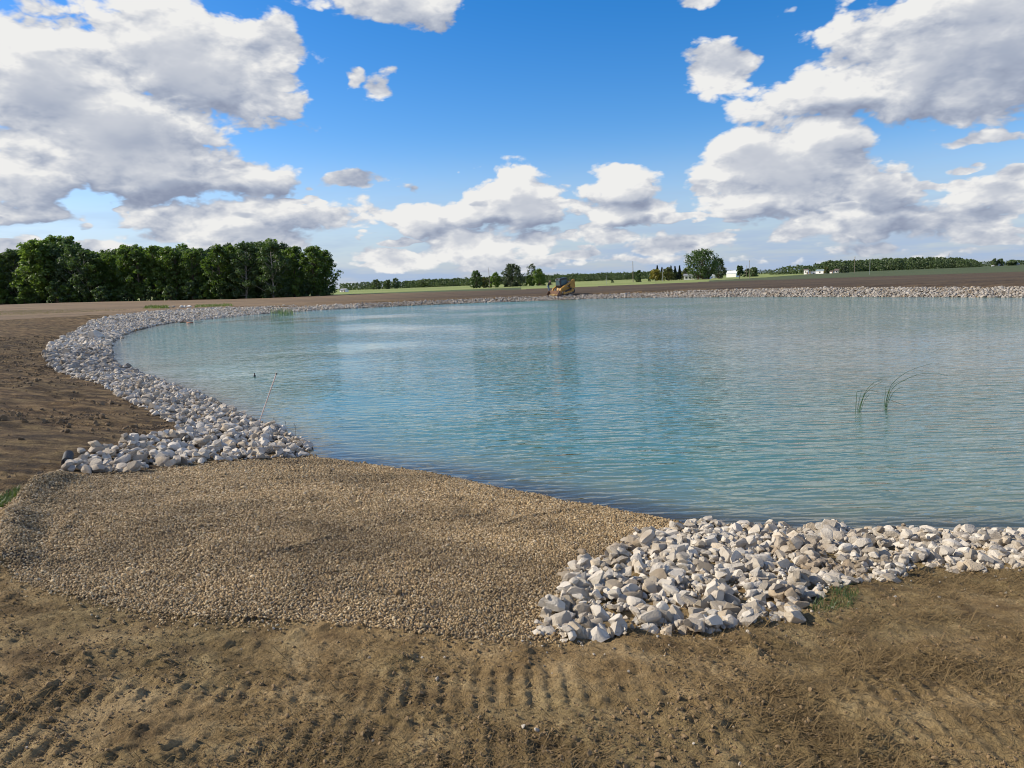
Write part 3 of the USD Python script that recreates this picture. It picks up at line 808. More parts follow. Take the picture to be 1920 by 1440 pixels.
BARK = plain('bark', (.10, .078, .055), .9, vary=.35, scale=4.0)
BARK_PALE = plain('pale_bark', (.34, .31, .26), .9, vary=.3, scale=4.0)


def leaf_cards(c, radii, n, size, r, up=.35):
    """n leaf clumps (two triangles each, bent along the middle) in the outer part of the ellipsoid."""
    u = r.normal(size=(n, 3)); u /= np.linalg.norm(u, axis=1, keepdims=True)
    p = np.asarray(c) + u * np.asarray(radii) * (r.random((n, 1)) ** .42)
    nrm = u * .8 + r.normal(0, .55, (n, 3)) + [0, 0, up]
    nrm /= np.linalg.norm(nrm, axis=1, keepdims=True)
    a = np.cross(nrm, r.normal(size=(n, 3))); a /= np.linalg.norm(a, axis=1, keepdims=True)
    b = np.cross(nrm, a)
    s = size * r.uniform(.55, 1.25, (n, 1))
    v = np.stack([p - a * s, p - b * s * .62 + nrm * s * .18, p + a * s, p + b * s * .62 + nrm * s * .18], 1).reshape(-1, 3)
    k = np.arange(n)[:, None] * 4
    f = np.vstack([k + [0, 1, 2], k + [0, 2, 3]])
    return v, f


def join(items):
    vs, fs, o = [], [], 0
    for v, f in items:
        vs.append(v); fs.append(f + o); o += len(v)
    return np.vstack(vs), np.vstack(fs)


def tree_meshes(seed, h, w, base=.05, n_clump=34, per=46, leaf=.42, shape='round', bare=0.0, trunk_r=.28):
    """(trunk mesh, crown mesh): a tapered trunk with limbs and leaf clumps that hang on the limbs' ends."""
    r = np.random.default_rng(seed)
    wood, cl = [], []
    lean = r.normal(0, .02, 2)
    top = np.array([lean[0] * h, lean[1] * h, h * .86])
    tz = np.linspace(0, 1, 7)
    tp = np.c_[tz * top[0] + .12 * np.sin(tz * 5 + seed), tz * top[1] + .12 * np.cos(tz * 4 + seed), tz * top[2]]
    wood.append(tube(tp, trunk_r * (1 - .85 * tz) + .02, 7))
    for k in range(n_clump):
        t = (k + r.random()) / n_clump
        z = h * (base + (1 - base) * t)
        if shape == 'round':
            prof = math.sqrt(max(0.02, 1 - ((t - .45) / .6) ** 2))
        elif shape == 'dome':
            prof = math.sqrt(max(0.02, 1 - ((t - .28) / .76) ** 2))
        elif shape == 'tall':
            prof = math.sqrt(max(.02, 1 - ((t - .4) / .62) ** 2)) * (.8 + .3 * r.random())
        elif shape == 'cone':
            prof = 1.02 - t
        else:
            prof = .45 + .7 * t * (1.6 - t)
        an = k * 2.39996 + r.normal(0, .35)
        rad = w / 2 * prof * (r.uniform(.35, 1.0) if shape != 'cone' else r.uniform(.5, .9))
        c = np.array([math.cos(an) * rad + top[0] * t, math.sin(an) * rad + top[1] * t, z])
        q = w * r.uniform(.13, .22) * (1 - .45 * abs(t - .4)) * (1 if shape != 'cone' else .35 + 1.0 * (1 - t))
        if shape != 'cone':
            st_ = np.array([top[0] * t * .8, top[1] * t * .8, max(h * .06, z - rad * .75 - h * .05)])
            mid = (st_ + c) / 2 + [0, 0, -.04 * h * r.random()]
            wood.append(tube([st_, mid, c], [trunk_r * .34 * (1 - .6 * t), trunk_r * .2, .02], 5))
        if r.random() < bare:
            continue
        cl.append(leaf_cards(c, (q, q, q * (.72 if shape != 'cone' else .4)), per, leaf, r))
    cl.append(leaf_cards((top[0], top[1], h * .93), (w * .1, w * .1, h * .06), per // 2, leaf, r))
    return cat_meshes(wood), join(cl)


def tree_kind(kind, leaf_mat, bark, *a, **k):
    p = f'/World/Looks/kinds/{kind}'
    stage.CreateClassPrim(p)
    trunk, crown = tree_meshes(*a, **k)
    usdkit.mesh(stage, p + '/trunk', trunk, bark, True)
    usdkit.mesh(stage, p + '/crown', crown, leaf_mat, False)
    return p


WOOD = [tree_kind(f'woodland_{k}', [LEAF, LEAF, LEAF_DARK][k % 3], [BARK, BARK, BARK_PALE][k % 3], 200 + k, 18.0, [9.5, 8.0, 10.5][k % 3], base=[.04, .10, .02][k % 3], n_clump=48, per=84, leaf=.40, shape=['tall', 'round', 'tall'][k % 3]) for k in range(9)]
SHRUB = [tree_kind(f'shrub_{k}', [LEAF, LEAF_DARK][k % 2], BARK, 300 + k, 5.0, 6.0, base=.02, n_clump=18, per=44, leaf=.42, shape='dome', trunk_r=.1) for k in range(4)]

# the wood on the left: its skyline, in picture points
TOPX = [-140, -60, 0, 30, 60, 100, 130, 150, 160, 200, 260, 300, 340, 390, 440, 480, 515, 540, 575, 600, 618, 628]
TOPY = [470, 468, 474, 480, 463, 452, 450, 456, 469, 470, 465, 463, 463, 468, 463, 462, 456, 462, 471, 466, 482, 500]
WOOD_LABEL = {0: 'dark ragged tree at the left end of the wood, cut by the frame', 3: 'tall wide tree whose ragged crown stands highest near the left end of the wood',
              27: 'last tree of the wood, beside the open field at its right end', 23: 'bright tall tree topping the right half of the wood'}
rw = np.random.default_rng(2024)
k = 0
for row, (n_, dep0, jit) in enumerate(((29, 236, 3.0), (22, 246, 4.0), (20, 256, 4.0))):
    for i in range(n_):
        px = -95 + (718 if row == 0 else 706) * (i + .5) / n_ + rw.normal(0, 5)
        px = min(px, 611 if row == 0 else 604)
        dep = dep0 + rw.normal(0, jit) + max(0, (250 - px)) * .035
        p = at_depth(px, dep)
        ytop = np.interp(px, TOPX, TOPY)
        htop = EYE + (horizon(px) - ytop) * dep / FPX * 1.02 - p[2]
        hh = htop * (rw.uniform(.86, 1.03) if row == 0 else rw.uniform(.90, 1.03) if row == 1 else rw.uniform(.92, 1.02))
        if row == 0 and i in (0, 5, 27, 23):
            hh = htop * 1.01
        sc = hh / 18.0
        lab = WOOD_LABEL.get(k if row == 0 else -1)
        if row == 0 and i == 5:
            lab = WOOD_LABEL[3]
        elif row == 0 and i == 3:
            lab = None
        grp = None if lab else ('trees along the front of the wood' if row == 0 else 'trees deeper in the wood')
        lab = lab or ('leafy green tree in the front row of the dense wood' if row == 0 else 'leafy tree deeper in the wood, only its top showing over the front row')
        wsc = sc * rw.uniform(.98, 1.22)
        instance('woodland_tree', WOOD[(i * 4 + row * 2 + int(rw.integers(3))) % len(WOOD)], p - [0, 0, .15], rw.uniform(0, 6.28), (wsc, wsc, sc), label=lab, cat='tree', group=grp)
        k += 1
for i in range(34):
    px = -90 + 722 * (i + .5) / 34 + rw.normal(0, 4)
    p = at_depth(min(px, 612), 231 + rw.normal(0, 2) + max(0, (250 - px)) * .035)
    s_ = rw.uniform(.55, 1.15)
    instance('shrub', SHRUB[i % 4], p - [0, 0, .1], rw.uniform(0, 6.28), (s_, s_, s_ * rw.uniform(.8, 1.2)), label='leafy shrub at the foot of the wood by the brown field', cat='shrub', group='shrubs along the foot of the wood')


def single_tree(name, px, depth, base_py, top_py, width_px, kind, label, leafm, bark=BARK, group=None, **kw):
    """A free-standing tree given by its place and size in the picture."""
    p = at_depth(px, depth)
    h = (base_py - top_py) * depth / FPX
    w = width_px * depth / FPX
    trunk, crown = tree_meshes(int(px * 7 + top_py), h, w, shape=kind, **kw)
    t = thing(name, p - [0, 0, .1], label=label, cat='tree', group=group)
    obj('trunk', trunk, bark, t, smooth=True)
    obj('crown', crown, leafm, t)
    return p


single_tree('oak_tree', 1317, 450, 524, 471, 62, 'round', 'broad dark tree towering over the white house across the field', LEAF_DARK, base=.12, n_clump=75, per=44, leaf=.62, trunk_r=.75)
single_tree('shade_tree', 1348, 480, 521, 484, 28, 'round', 'lighter green tree just right of the broad dark tree', LEAF_GREY, base=.08, n_clump=34, per=36, leaf=.6, trunk_r=.4)
single_tree('shade_tree', 1289, 470, 521, 499, 26, 'dome', 'low green tree behind the roof of the white house', LEAF_OLIVE, base=.1, n_clump=22, per=34, leaf=.6, trunk_r=.3)
single_tree('shade_tree', 960, 430, 536.5, 496, 44, 'dome', 'large round grey-green tree standing left of the tracked loader', LEAF_GREY, base=.02, n_clump=60, per=44, leaf=.55, trunk_r=.5)
single_tree('shade_tree', 893, 420, 538.5, 507, 24, 'round', 'dark upright tree left of the field-edge power pole', LEAF_DARK, base=.05, n_clump=40, per=40, leaf=.5, trunk_r=.3)
single_tree('shade_tree', 928, 430, 537.5, 511, 22, 'round', 'round green tree just right of the field-edge power pole', LEAF, base=.04, n_clump=30, per=40, leaf=.5, trunk_r=.3)
single_tree('shrub', 909, 425, 538, 520, 24, 'dome', 'yellowish bush at the foot of the field-edge power pole', LEAF_OLIVE, base=.02, n_clump=24, per=36, leaf=.5, trunk_r=.15)
single_tree('shade_tree', 997, 460, 534.5, 494.5, 19, 'tall', 'thin half-bare tall tree rising above the dark trees beside the loader', LEAF_GREY, BARK_PALE, base=.45, n_clump=30, per=16, leaf=.5, bare=.25, trunk_r=.3)
single_tree('shade_tree', 1011, 440, 535, 505, 26, 'dome', 'dense dark green tree next to the thin tall tree', LEAF, base=.02, n_clump=40, per=44, leaf=.5, trunk_r=.3)
single_tree('shrub', 992, 436, 535, 515, 18, 'dome', 'dense bush below the thin tall tree', LEAF, base=.02, n_clump=22, per=40, leaf=.5, trunk_r=.15)
single_tree('shade_tree', 1230, 430, 527.5, 506, 22, 'round', 'yellow-leaved round tree left of the white house', LEAF_YELLOW, base=.2, n_clump=30, per=36, leaf=.5, trunk_r=.25)
single_tree('shade_tree', 1254, 440, 526.5, 503, 26, 'dome', 'olive green tree between the yellow tree and the white house', LEAF_OLIVE, base=.15, n_clump=30, per=36, leaf=.5, trunk_r=.25)
single_tree('shade_tree', 1197, 430, 528.5, 507.5, 13, 'round', 'small dark tree right of the tall bare power pole', LEAF_DARK, base=.02, n_clump=24, per=30, leaf=.5, trunk_r=.2)
for px, top, w, side in ((1233, 495.5, 10, 'leftmost of the spires behind the yellow tree'), (1241, 499, 10, 'second spire from the left, behind the yellow tree'), (1252, 500, 9, 'third spire from the left, above the olive tree'), (1259, 497, 9, 'fourth spire from the left, above the olive tree'), (1267, 498, 11, 'second spire from the right, beside the white house'), (1274, 497, 10, 'rightmost spire, next to the roof of the white house')):
    single_tree('fir_tree', px, 470, 524, top, w, 'cone', 'dark pointed conifer, ' + side, LEAF_FIR, base=.06, n_clump=44, per=22, leaf=.45, trunk_r=.2)
single_tree('shade_tree', 1387, 380, 522.5, 499, 13, 'round', 'small dark tree standing alone in the meadow right of the broad tree', LEAF_DARK, base=.28, n_clump=26, per=34, leaf=.45, trunk_r=.22)
single_tree('shade_tree', 1412, 560, 515, 499, 20, 'dome', 'round tree behind the power pole in the meadow', LEAF_FAR, base=.02, n_clump=30, per=34, leaf=.65, trunk_r=.3)
single_tree('shade_tree', 1401, 570, 515.5, 501, 14, 'dome', 'grey-green tree beside the power pole in the meadow', LEAF_GREY, base=.02, n_clump=22, per=34, leaf=.65, trunk_r=.3)
single_tree('shade_tree', 1549, 620, 508.5, 496.5, 10, 'dome', 'pale yellow-green tree behind the white barn', LEAF_OLIVE, base=.05, n_clump=20, per=30, leaf=.6, trunk_r=.2)
single_tree('shade_tree', 1582, 640, 508, 496, 20, 'dome', 'grey-green spreading tree right of the farmstead', LEAF_GREY, base=.03, n_clump=30, per=30, leaf=.65, trunk_r=.3)
for px, top, w, lab in ((1864, 484.5, 12, 'round tree left of the white buildings far off at the right'), (1876, 484.5, 13, 'second round tree beside the white buildings far off at the right'), (1897, 487, 16, 'low dark tree among the buildings at the right edge'), (706, 523.5, 16, 'round dark tree at the left of the far tree line'), (727, 524.5, 15, 'green tree between the two dark ones in the far tree line'), (742, 521, 14, 'dark upright tree in the far tree line')):
    base = horizon(px) + 3.2
    single_tree('shade_tree', px, 900, base, top, w, 'dome', lab, LEAF_FAR, base=.03, n_clump=22, per=34, leaf=.95, trunk_r=.4)
for px, lab in ((1148, 'small dark bush alone in the light meadow'), (1217, 'clipped dark bush below the yellow tree')):
    p = at_depth(px, 440)
    instance('shrub', SHRUB[1], p, 0, (.32, .32, .34), label=lab, cat='shrub')

# distant woods: seen as one mass
FARK = [tree_meshes(400 + k, 1.0, .85, base=.02, n_clump=16, per=15, leaf=.085, shape=['dome', 'round', 'tall'][k % 3], trunk_r=.02)[1] for k in range(6)]
FIRK = [tree_meshes(420 + k, 1.0, .34, base=.02, n_clump=16, per=8, leaf=.06, shape='cone', trunk_r=.02)[1] for k in range(2)]


def far_wood(name, label, runs, seed, materials=None, firs=False):
    r = np.random.default_rng(seed)
    P, S, Q, I = [], [], [], []
    for px0, px1, d0, d1, step, tops in runs:
        px = px0
        while px < px1:
            dep = r.uniform(d0, d1)
            p = at_depth(px, dep)
            top = np.interp(px, [t[0] for t in tops], [t[1] for t in tops])
            hh = (EYE + (horizon(px) - top) * dep / FPX - p[2]) * r.uniform(.82, 1.05)
            P.append(p - [0, 0, .3]); S.append([hh * r.uniform(.8, 1.25)] * 2 + [hh]); I.append(r.integers(len(FARK)))
            px += step * r.uniform(.6, 1.4)
    n = len(P)
    scatter(name, FARK, P, quat_from(r.uniform(0, 6.28, n), np.zeros(n), np.zeros(n)), S, I, materials or LEAF_FAR, kind='stuff', label=label, cat='wood')
    return n


far_wood('distant_wood', 'thin far tree line along the horizon right of the dark wood', [(640, 890, 980, 1100, 2.6, [(640, 532), (670, 530), (700, 528), (760, 528), (800, 523), (850, 522), (890, 521)]), (760, 890, 1050, 1250, 3.0, [(760, 527), (890, 520)])], 1)
far_wood('distant_wood', 'even tree line on the horizon behind the tracked loader', [(890, 1240, 1000, 1100, 2.8, [(890, 521), (960, 520), (1060, 515), (1120, 513), (1240, 508)]), (890, 1240, 1100, 1250, 3.2, [(890, 520), (1060, 514), (1240, 508)])], 2)
far_wood('distant_wood', 'low hedge of trees left of the white farmstead', [(1446, 1520, 760, 900, 3.6, [(1446, 506), (1460, 503), (1485, 497), (1500, 497), (1520, 497)]), (1240, 1446, 1300, 1450, 3.0, [(1240, 510), (1446, 505)])], 3)
far_wood('distant_wood', 'long rounded wood along the horizon at the right', [(1518, 1842, 800, 850, 3.2, [(1518, 499), (1560, 493), (1600, 492), (1660, 489), (1720, 487), (1800, 488), (1825, 490), (1842, 494)]), (1530, 1838, 860, 920, 3.0, [(1518, 497), (1550, 490), (1600, 489), (1660, 486), (1720, 483.5), (1800, 484), (1826, 487), (1838, 492)]),
                                                                              (1545, 1830, 930, 1000, 3.0, [(1550, 489.5), (1600, 488.5), (1660, 485.5), (1720, 483), (1800, 483.5), (1830, 487)])], 4)
far_wood('distant_wood', 'low tree line at the right edge behind the white buildings', [(1836, 2000, 1150, 1300, 3.2, [(1836, 490.5), (1880, 489), (2000, 483)])], 5)

# ------------------------------------------------------------------ far buildings and poles
WHITE_WALL = plain('white_siding', (.74, .73, .70), .7, vary=.06)
GREY_ROOF = plain('grey_roofing', (.22, .235, .26), .55, vary=.15)
WHITE_ROOF = plain('white_metal_roofing', (.62, .64, .66), .45, vary=.06)
BROWN_ROOF = plain('brown_shingles', (.12, .09, .08), .8, vary=.2)
DARK_GLASS = plain('window_glass', (.03, .035, .04), .08, vary=.05)
DOOR_PAINT = plain('door_paint', (.16, .10, .07), .6)
POLE_WOOD = plain('pole_wood', (.20, .165, .13), .9, vary=.2, scale=2)
STEEL = plain('galvanised_steel', (.42, .43, .44), .4, .7, vary=.1)


def building(name, px, depth, L, Wd, H, roof_h, yaw, label, roof_mat=GREY_ROOF, wall_mat=WHITE_WALL, windows=3, door=True, chimney=False, cat='house', big_door=False):
    """Walls with a gable roof; the ridge runs along local x."""
    p = at_depth(px, depth)
    t = thing(name, p - [0, 0, .1], yaw, label=label, cat=cat)
    o = [(-Wd / 2, 0), (Wd / 2, 0), (Wd / 2, H), (0, H + roof_h), (-Wd / 2, H)]
    w = trimesh.creation.extrude_polygon(Polygon(o), L, engine='earcut')
    v = w.vertices
    w.vertices = np.c_[v[:, 2] - L / 2, v[:, 0], v[:, 1]]
    w.fix_normals()
    wl = obj('wall', w, wall_mat, t)
    a = math.atan2(roof_h, Wd / 2)
    sl = math.hypot(roof_h, Wd / 2) + .5
    rf = []
    for sgn in (-1, 1):
        b = box((L + .8, sl, .14))
        b.apply_translation((0, -sgn * .12 + 0, .09))
        b.apply_transform(rotm(-sgn * a, (1, 0, 0)))
        b.apply_translation((0, sgn * (Wd / 4 + .06), H + roof_h / 2))
        rf.append(b)
    r = obj('roof', cat_meshes(rf), roof_mat, t)
    if chimney:
        obj('chimney', box((.6, .6, 1.3), (L * .2, 0, H + roof_h + .3)), BROWN_ROOF, r)
    for k in range(windows):
        x = -L / 2 + L * (k + .7) / (windows + .6)
        obj('window', box((1.1, .08, 1.1), (x, -Wd / 2 - .02, H * .58)), DARK_GLASS, t)
    if door:
        obj('door', box((1.0, .1, 2.0), (L * .38, -Wd / 2 - .02, 1.05)), DOOR_PAINT, t)
    if big_door:
        obj('barn_door', box((.1, Wd * .4, H * .8), (-L / 2 - .03, 0, H * .42)), GREY_ROOF, t)
    return t


Y = math.radians
building('farmhouse', 1298, 455, 9.5, 5.5, 2.6, 1.0, Y(-18), 'low white house under the broad dark tree across the field', GREY_ROOF, windows=4, chimney=True)
building('garage', 1327, 455, 3.6, 3.4, 2.5, .9, Y(-35), 'small white garage right of the trunk of the broad dark tree', GREY_ROOF, windows=1, door=True, cat='garage')
building('shed', 1340, 560, 4.4, 3.2, 2.0, .8, Y(-10), 'far white shed seen between the broad tree and the lighter one', WHITE_ROOF, windows=0, cat='shed')
building('barn', 1374, 600, 8.0, 6.5, 3.0, 2.0, Y(-40), 'white barn with a pale roof left of the lone small dark tree', WHITE_ROOF, windows=0, door=False, cat='barn', big_door=True)
building('farmhouse', 1512, 640, 3.2, 3.0, 3.4, .8, Y(-40), 'narrow white house at the left of the far farmstead', BROWN_ROOF, windows=1)
building('shed', 1517.5, 645, 1.8, 1.6, 1.4, .6, Y(-40), 'tiny pale shed beside the narrow white house', BROWN_ROOF, windows=0, cat='shed')
building('shed', 1526, 640, 4.2, 2.0, 1.3, .4, Y(-15), 'long low white shed left of the big white barn', WHITE_ROOF, windows=1, door=False, cat='shed')
building('barn', 1541, 630, 8.0, 5.2, 2.3, 1.1, Y(-48), 'big white barn with a grey-green roof in the far farmstead', plain('green_grey_roof', (.20, .25, .26), .5), windows=1, cat='barn', big_door=True)
building('shed', 1560, 640, 2.6, 2.2, 1.3, .7, Y(-50), 'small bright shed right of the big white barn', BROWN_ROOF, windows=0, cat='shed')
building('farmhouse', 1572, 650, 5.6, 3.6, 2.1, 1.3, Y(-30), 'dark-roofed house right of the big white barn', BROWN_ROOF, windows=2, chimney=True)
building('farmhouse', 1876, 900, 5.4, 4.0, 1.4, 1.4, Y(-30), 'white house with a steep pale roof between round trees at the right', WHITE_ROOF, windows=1)
building('shed', 1906, 900, 5.6, 3.0, 1.5, .7, Y(-20), 'low white shed nearest the right edge of the picture', WHITE_ROOF, windows=0, cat='shed')
building('shed', 1862, 880, 2.4, 1.8, .8, .4, Y(-20), 'small white hut left of the white house at the right', WHITE_ROOF, windows=0, cat='shed')
building('barn', 645, 560, 5.0, 4.0, 1.4, 1.0, Y(-30), 'grey-roofed barn just past the right end of the dark wood', GREY_ROOF, windows=1, cat='barn')


def pole(px, depth, base_py, top_py, label, rad=.17, arm=True, m=None):
    p = at_depth(px, depth)
    h = EYE + (horizon(px) - top_py) * depth / FPX - p[2]
    t = thing('power_pole', p - [0, 0, .2], label=label, cat='pole')
    obj('pole', tube([(0, 0, 0), (0, 0, h * .5), (0, 0, h + .2)], [rad, rad * .85, rad * .65], 8), m or POLE_WOOD, t, smooth=True)
    if arm:
        obj('crossarm', box((.12, 1.5, .12), (0, 0, h - .5)), m or POLE_WOOD, t)
        for y in (-.65, .65):
            obj('insulator', trimesh.creation.cylinder(.06, .2, sections=8).apply_translation((0, y, h - .34)), STEEL, t)


pole(1187, 420, 528, 490.5, 'tall bare grey power pole right of the tracked loader')
pole(917.5, 400, 539, 502.5, 'thin power pole among the trees left of the tracked loader', .13)
pole(1242.5, 400, 528, 506, 'short pale post between the yellow tree and the olive tree', .12, False, STEEL)
pole(1137, 300, 534, 516.5, 'thin post in the light meadow right of the loader', .06, False, STEEL)
pole(1405, 400, 518, 488.5, 'tall power pole right of the lone small tree in the meadow', .15)
pole(1400, 520, 515, 498, 'shorter pole just left of the tall meadow power pole', .15)
pole(1602.5, 520, 510, 481.5, 'dark power pole in front of the long wood, left one of two', .2)
pole(1631, 300, 516, 486.5, 'thin pale pole in front of the long wood, right one of two', .07, False, STEEL)
pole(1778.5, 1010, 497, 475.5, 'mast standing up behind the top of the long wood', .35, False)


# ------------------------------------------------------------------ the tracked loader on the far bank
CAT_YELLOW = plain('worn_yellow_paint', (.36, .19, .028), .65, vary=.35, scale=3.0)
BLACK_PAINT = plain('black_paint', (.022, .023, .025), .45)
RUBBER = plain('track_rubber', (.03, .027, .024), .85, vary=.3, scale=4)
RUST = plain('rusty_steel', (.135, .072, .042), .75, .2, vary=.35, scale=3)
CAB_GLASS = plain('cab_glass', (.05, .085, .095), .08)
MUD_STEEL = plain('muddy_steel', (.20, .145, .09), .8, .1, vary=.3, scale=3)


def thing_m(name, M4, **t):
    x = UsdGeom.Xform.Define(stage, numbered('/World', name))
    x.AddTransformOp().Set(Gf.Matrix4d(*np.asarray(M4, float).T.ravel().tolist()))
    return tag(x, **t)


LP = on_land(1057, 552.5)
lz = float(land(LP[:1], LP[1:])[0])
_f = np.array([-.82, -.57, 0]); _f /= np.linalg.norm(_f)
tilt = math.radians(7)
fx_ = _f * math.cos(tilt) - np.array([0, 0, math.sin(tilt)])
ly_ = np.cross([0, 0, 1.0], _f)
uz_ = np.cross(fx_, ly_)
M4 = np.eye(4); M4[:3, 0], M4[:3, 1], M4[:3, 2], M4[:3, 3] = fx_, ly_, uz_, (LP[0], LP[1], lz + .06)
ld = thing_m('track_loader', M4, label='yellow compact track loader with a black cab and lowered rusty bucket on the far bank', cat='loader')
obj('body', cat_meshes([prism([(-1.25, .32), (.55, .32), (.72, .62), (.55, .95), (-.45, 1.05), (-1.25, 1.05)], 1.06, -.53)]), CAT_YELLOW, ld)
obj('engine_cover', cat_meshes([prism([(-1.52, .75), (-1.50, 1.42), (-1.30, 1.56), (-.62, 1.50), (-.55, 1.05), (-1.25, 1.03)], 1.0, -.5)]), BLACK_PAINT, ld)
obj('rear_door', rbox((.08, .92, .8), .03, (-1.56, 0, 1.0)), BLACK_PAINT, ld)
obj('exhaust', tube([(-1.05, .3, 1.5), (-1.05, .3, 1.75), (-1.12, .3, 1.85)], .045, 8), RUST, ld, smooth=True)
cabp = [(-.62, 1.05), (-.55, 1.98), (-.42, 2.08), (.62, 2.10), (.72, 2.02), (.80, 1.25), (.66, .98)]
cab = obj('cab', cat_meshes([prism(cabp, .90, -.45)]), BLACK_PAINT, ld)
obj('roof', rbox((1.22, .98, .09), .03, (.10, 0, 2.13)), BLACK_PAINT, cab)
for s in (-1, 1):
    obj('window', prism([(-.42, 1.22), (-.38, 1.88), (.50, 1.92), (.60, 1.30)], .02, .452 if s > 0 else -.472), CAB_GLASS, cab)
obj('window', box((.02, .72, .70), (.78, 0, 1.62), None), CAB_GLASS, cab)
for s in (-1, 1):
    y0 = .56 if s > 0 else -.96
    trk = obj('track', prism([(-1.05, .0), (.62, .0), (.84, .10), (.90, .28), (.80, .45), (-.42, .60), (-.78, .70), (-1.10, .62), (-1.24, .30), (-1.18, .1)], .40, y0), RUBBER, ld)
    yo = .97 if s > 0 else -.97
    for wx, wz, wr in ((-.82, .44, .21), (.62, .26, .19), (-.6, .13, .10), (-.25, .13, .10), (.1, .13, .10), (.38, .13, .10)):
        c = trimesh.creation.cylinder(wr, .05, sections=14)
        c.apply_transform(rotm(math.pi / 2, (1, 0, 0)))
        obj('wheel', c.apply_translation((wx, yo, wz)), CAT_YELLOW if wr > .15 else MUD_STEEL, trk, smooth=30)
    for gx_ in np.arange(-1.0, .7, .12):
        pass
    obj('track_frame', prism([(-.7, .18), (.5, .16), (.45, .30), (-.1, .42), (-.65, .40)], .04, .95 if s > 0 else -.99), CAT_YELLOW, ld)
    ya = .62 if s > 0 else -.76
    obj('rear_upright', prism([(-1.48, .62), (-1.55, 1.55), (-1.42, 1.78), (-1.22, 1.80), (-1.02, 1.52), (-.66, 1.02), (-.70, .72), (-1.1, .60)], .13, ya), CAT_YELLOW, ld)
    yb = .78 if s > 0 else -.92
    arm = obj('lift_arm', prism([(-1.45, 1.62), (-1.40, 1.80), (-1.2, 1.84), (.55, 1.16), (1.08, .92), (1.30, .55), (1.36, .22), (1.16, .20), (1.05, .55), (.88, .72), (.45, .93), (-1.15, 1.52)], .14, yb), CAT_YELLOW, ld)
    obj('pivot_pin', trimesh.creation.cylinder(.08, .2, sections=10).apply_transform(rotm(math.pi / 2, (1, 0, 0))).apply_translation((-1.32, s * .86, 1.70)), MUD_STEEL, arm)
    cyl = obj('lift_cylinder', tube([(-1.0, s * .72, .75), (-.35, s * .72, .98)], .055, 8), BLACK_PAINT, ld, smooth=True)
    obj('rod', tube([(-.35, s * .72, .98), (.25, s * .74, 1.19)], .03, 8), STEEL, cyl, smooth=True)
    obj('tilt_cylinder', tube([(.95, s * .4, .95), (1.22, s * .4, .50)], .05, 8), BLACK_PAINT, ld, smooth=True)
    obj('headlight', rbox((.06, .18, .12), .015, (.76, s * .34, 2.0)), STEEL, ld)
obj('coupler', rbox((.12, 1.5, .5), .03, (1.34, 0, .38)), BLACK_PAINT, ld)
bk = obj('bucket', prism([(1.40, .10), (1.40, .68), (1.47, .70), (1.50, .22), (1.62, .12), (2.18, .04), (2.20, .0), (1.55, .0)], 2.3, -1.15), RUST, ld)
for s in (-1, 1):
    obj('side_plate', prism([(1.42, .04), (1.42, .70), (1.62, .70), (2.16, .05)], .035, 1.151 if s > 0 else -1.186), RUST, bk)
obj('cutting_edge', box((.14, 2.34, .03), (2.22, 0, .03)), STEEL, bk)
# a heap of soil carried in the bucket's mouth
sv = trimesh.creation.icosphere(3, 1.0)
sv.vertices *= (.26, .9, .16)
sv.vertices += (meshkit.fbm(sv.vertices * 6, 3, 4)[:, None] - .5) * .12
sv.apply_translation((1.74, 0, .16))
heap = usdkit.mesh(stage, '/World/soil_heap', sv.apply_transform(M4), SOIL, True)
tag(heap, 'small heap of dark soil held in the loader bucket', 'soil')

# ------------------------------------------------------------------ the person beside the loader
def limb_hull(chains, edge=.03, iters=6):
    M = manifold3d.Manifold
    out = None
    for ch in chains:
        for (a, ra), (b, rb) in zip(ch[:-1], ch[1:]):
            h = M.batch_hull([M.sphere(ra, 14).translate(tuple(map(float, a))), M.sphere(rb, 14).translate(tuple(map(float, b)))])
            out = h if out is None else out + h
    out = out.refine_to_length(edge)
    m = out.to_mesh()
    t = trimesh.Trimesh(m.vert_properties[:, :3], m.tri_verts, process=True)
    trimesh.smoothing.filter_taubin(t, iterations=iters)
    return t


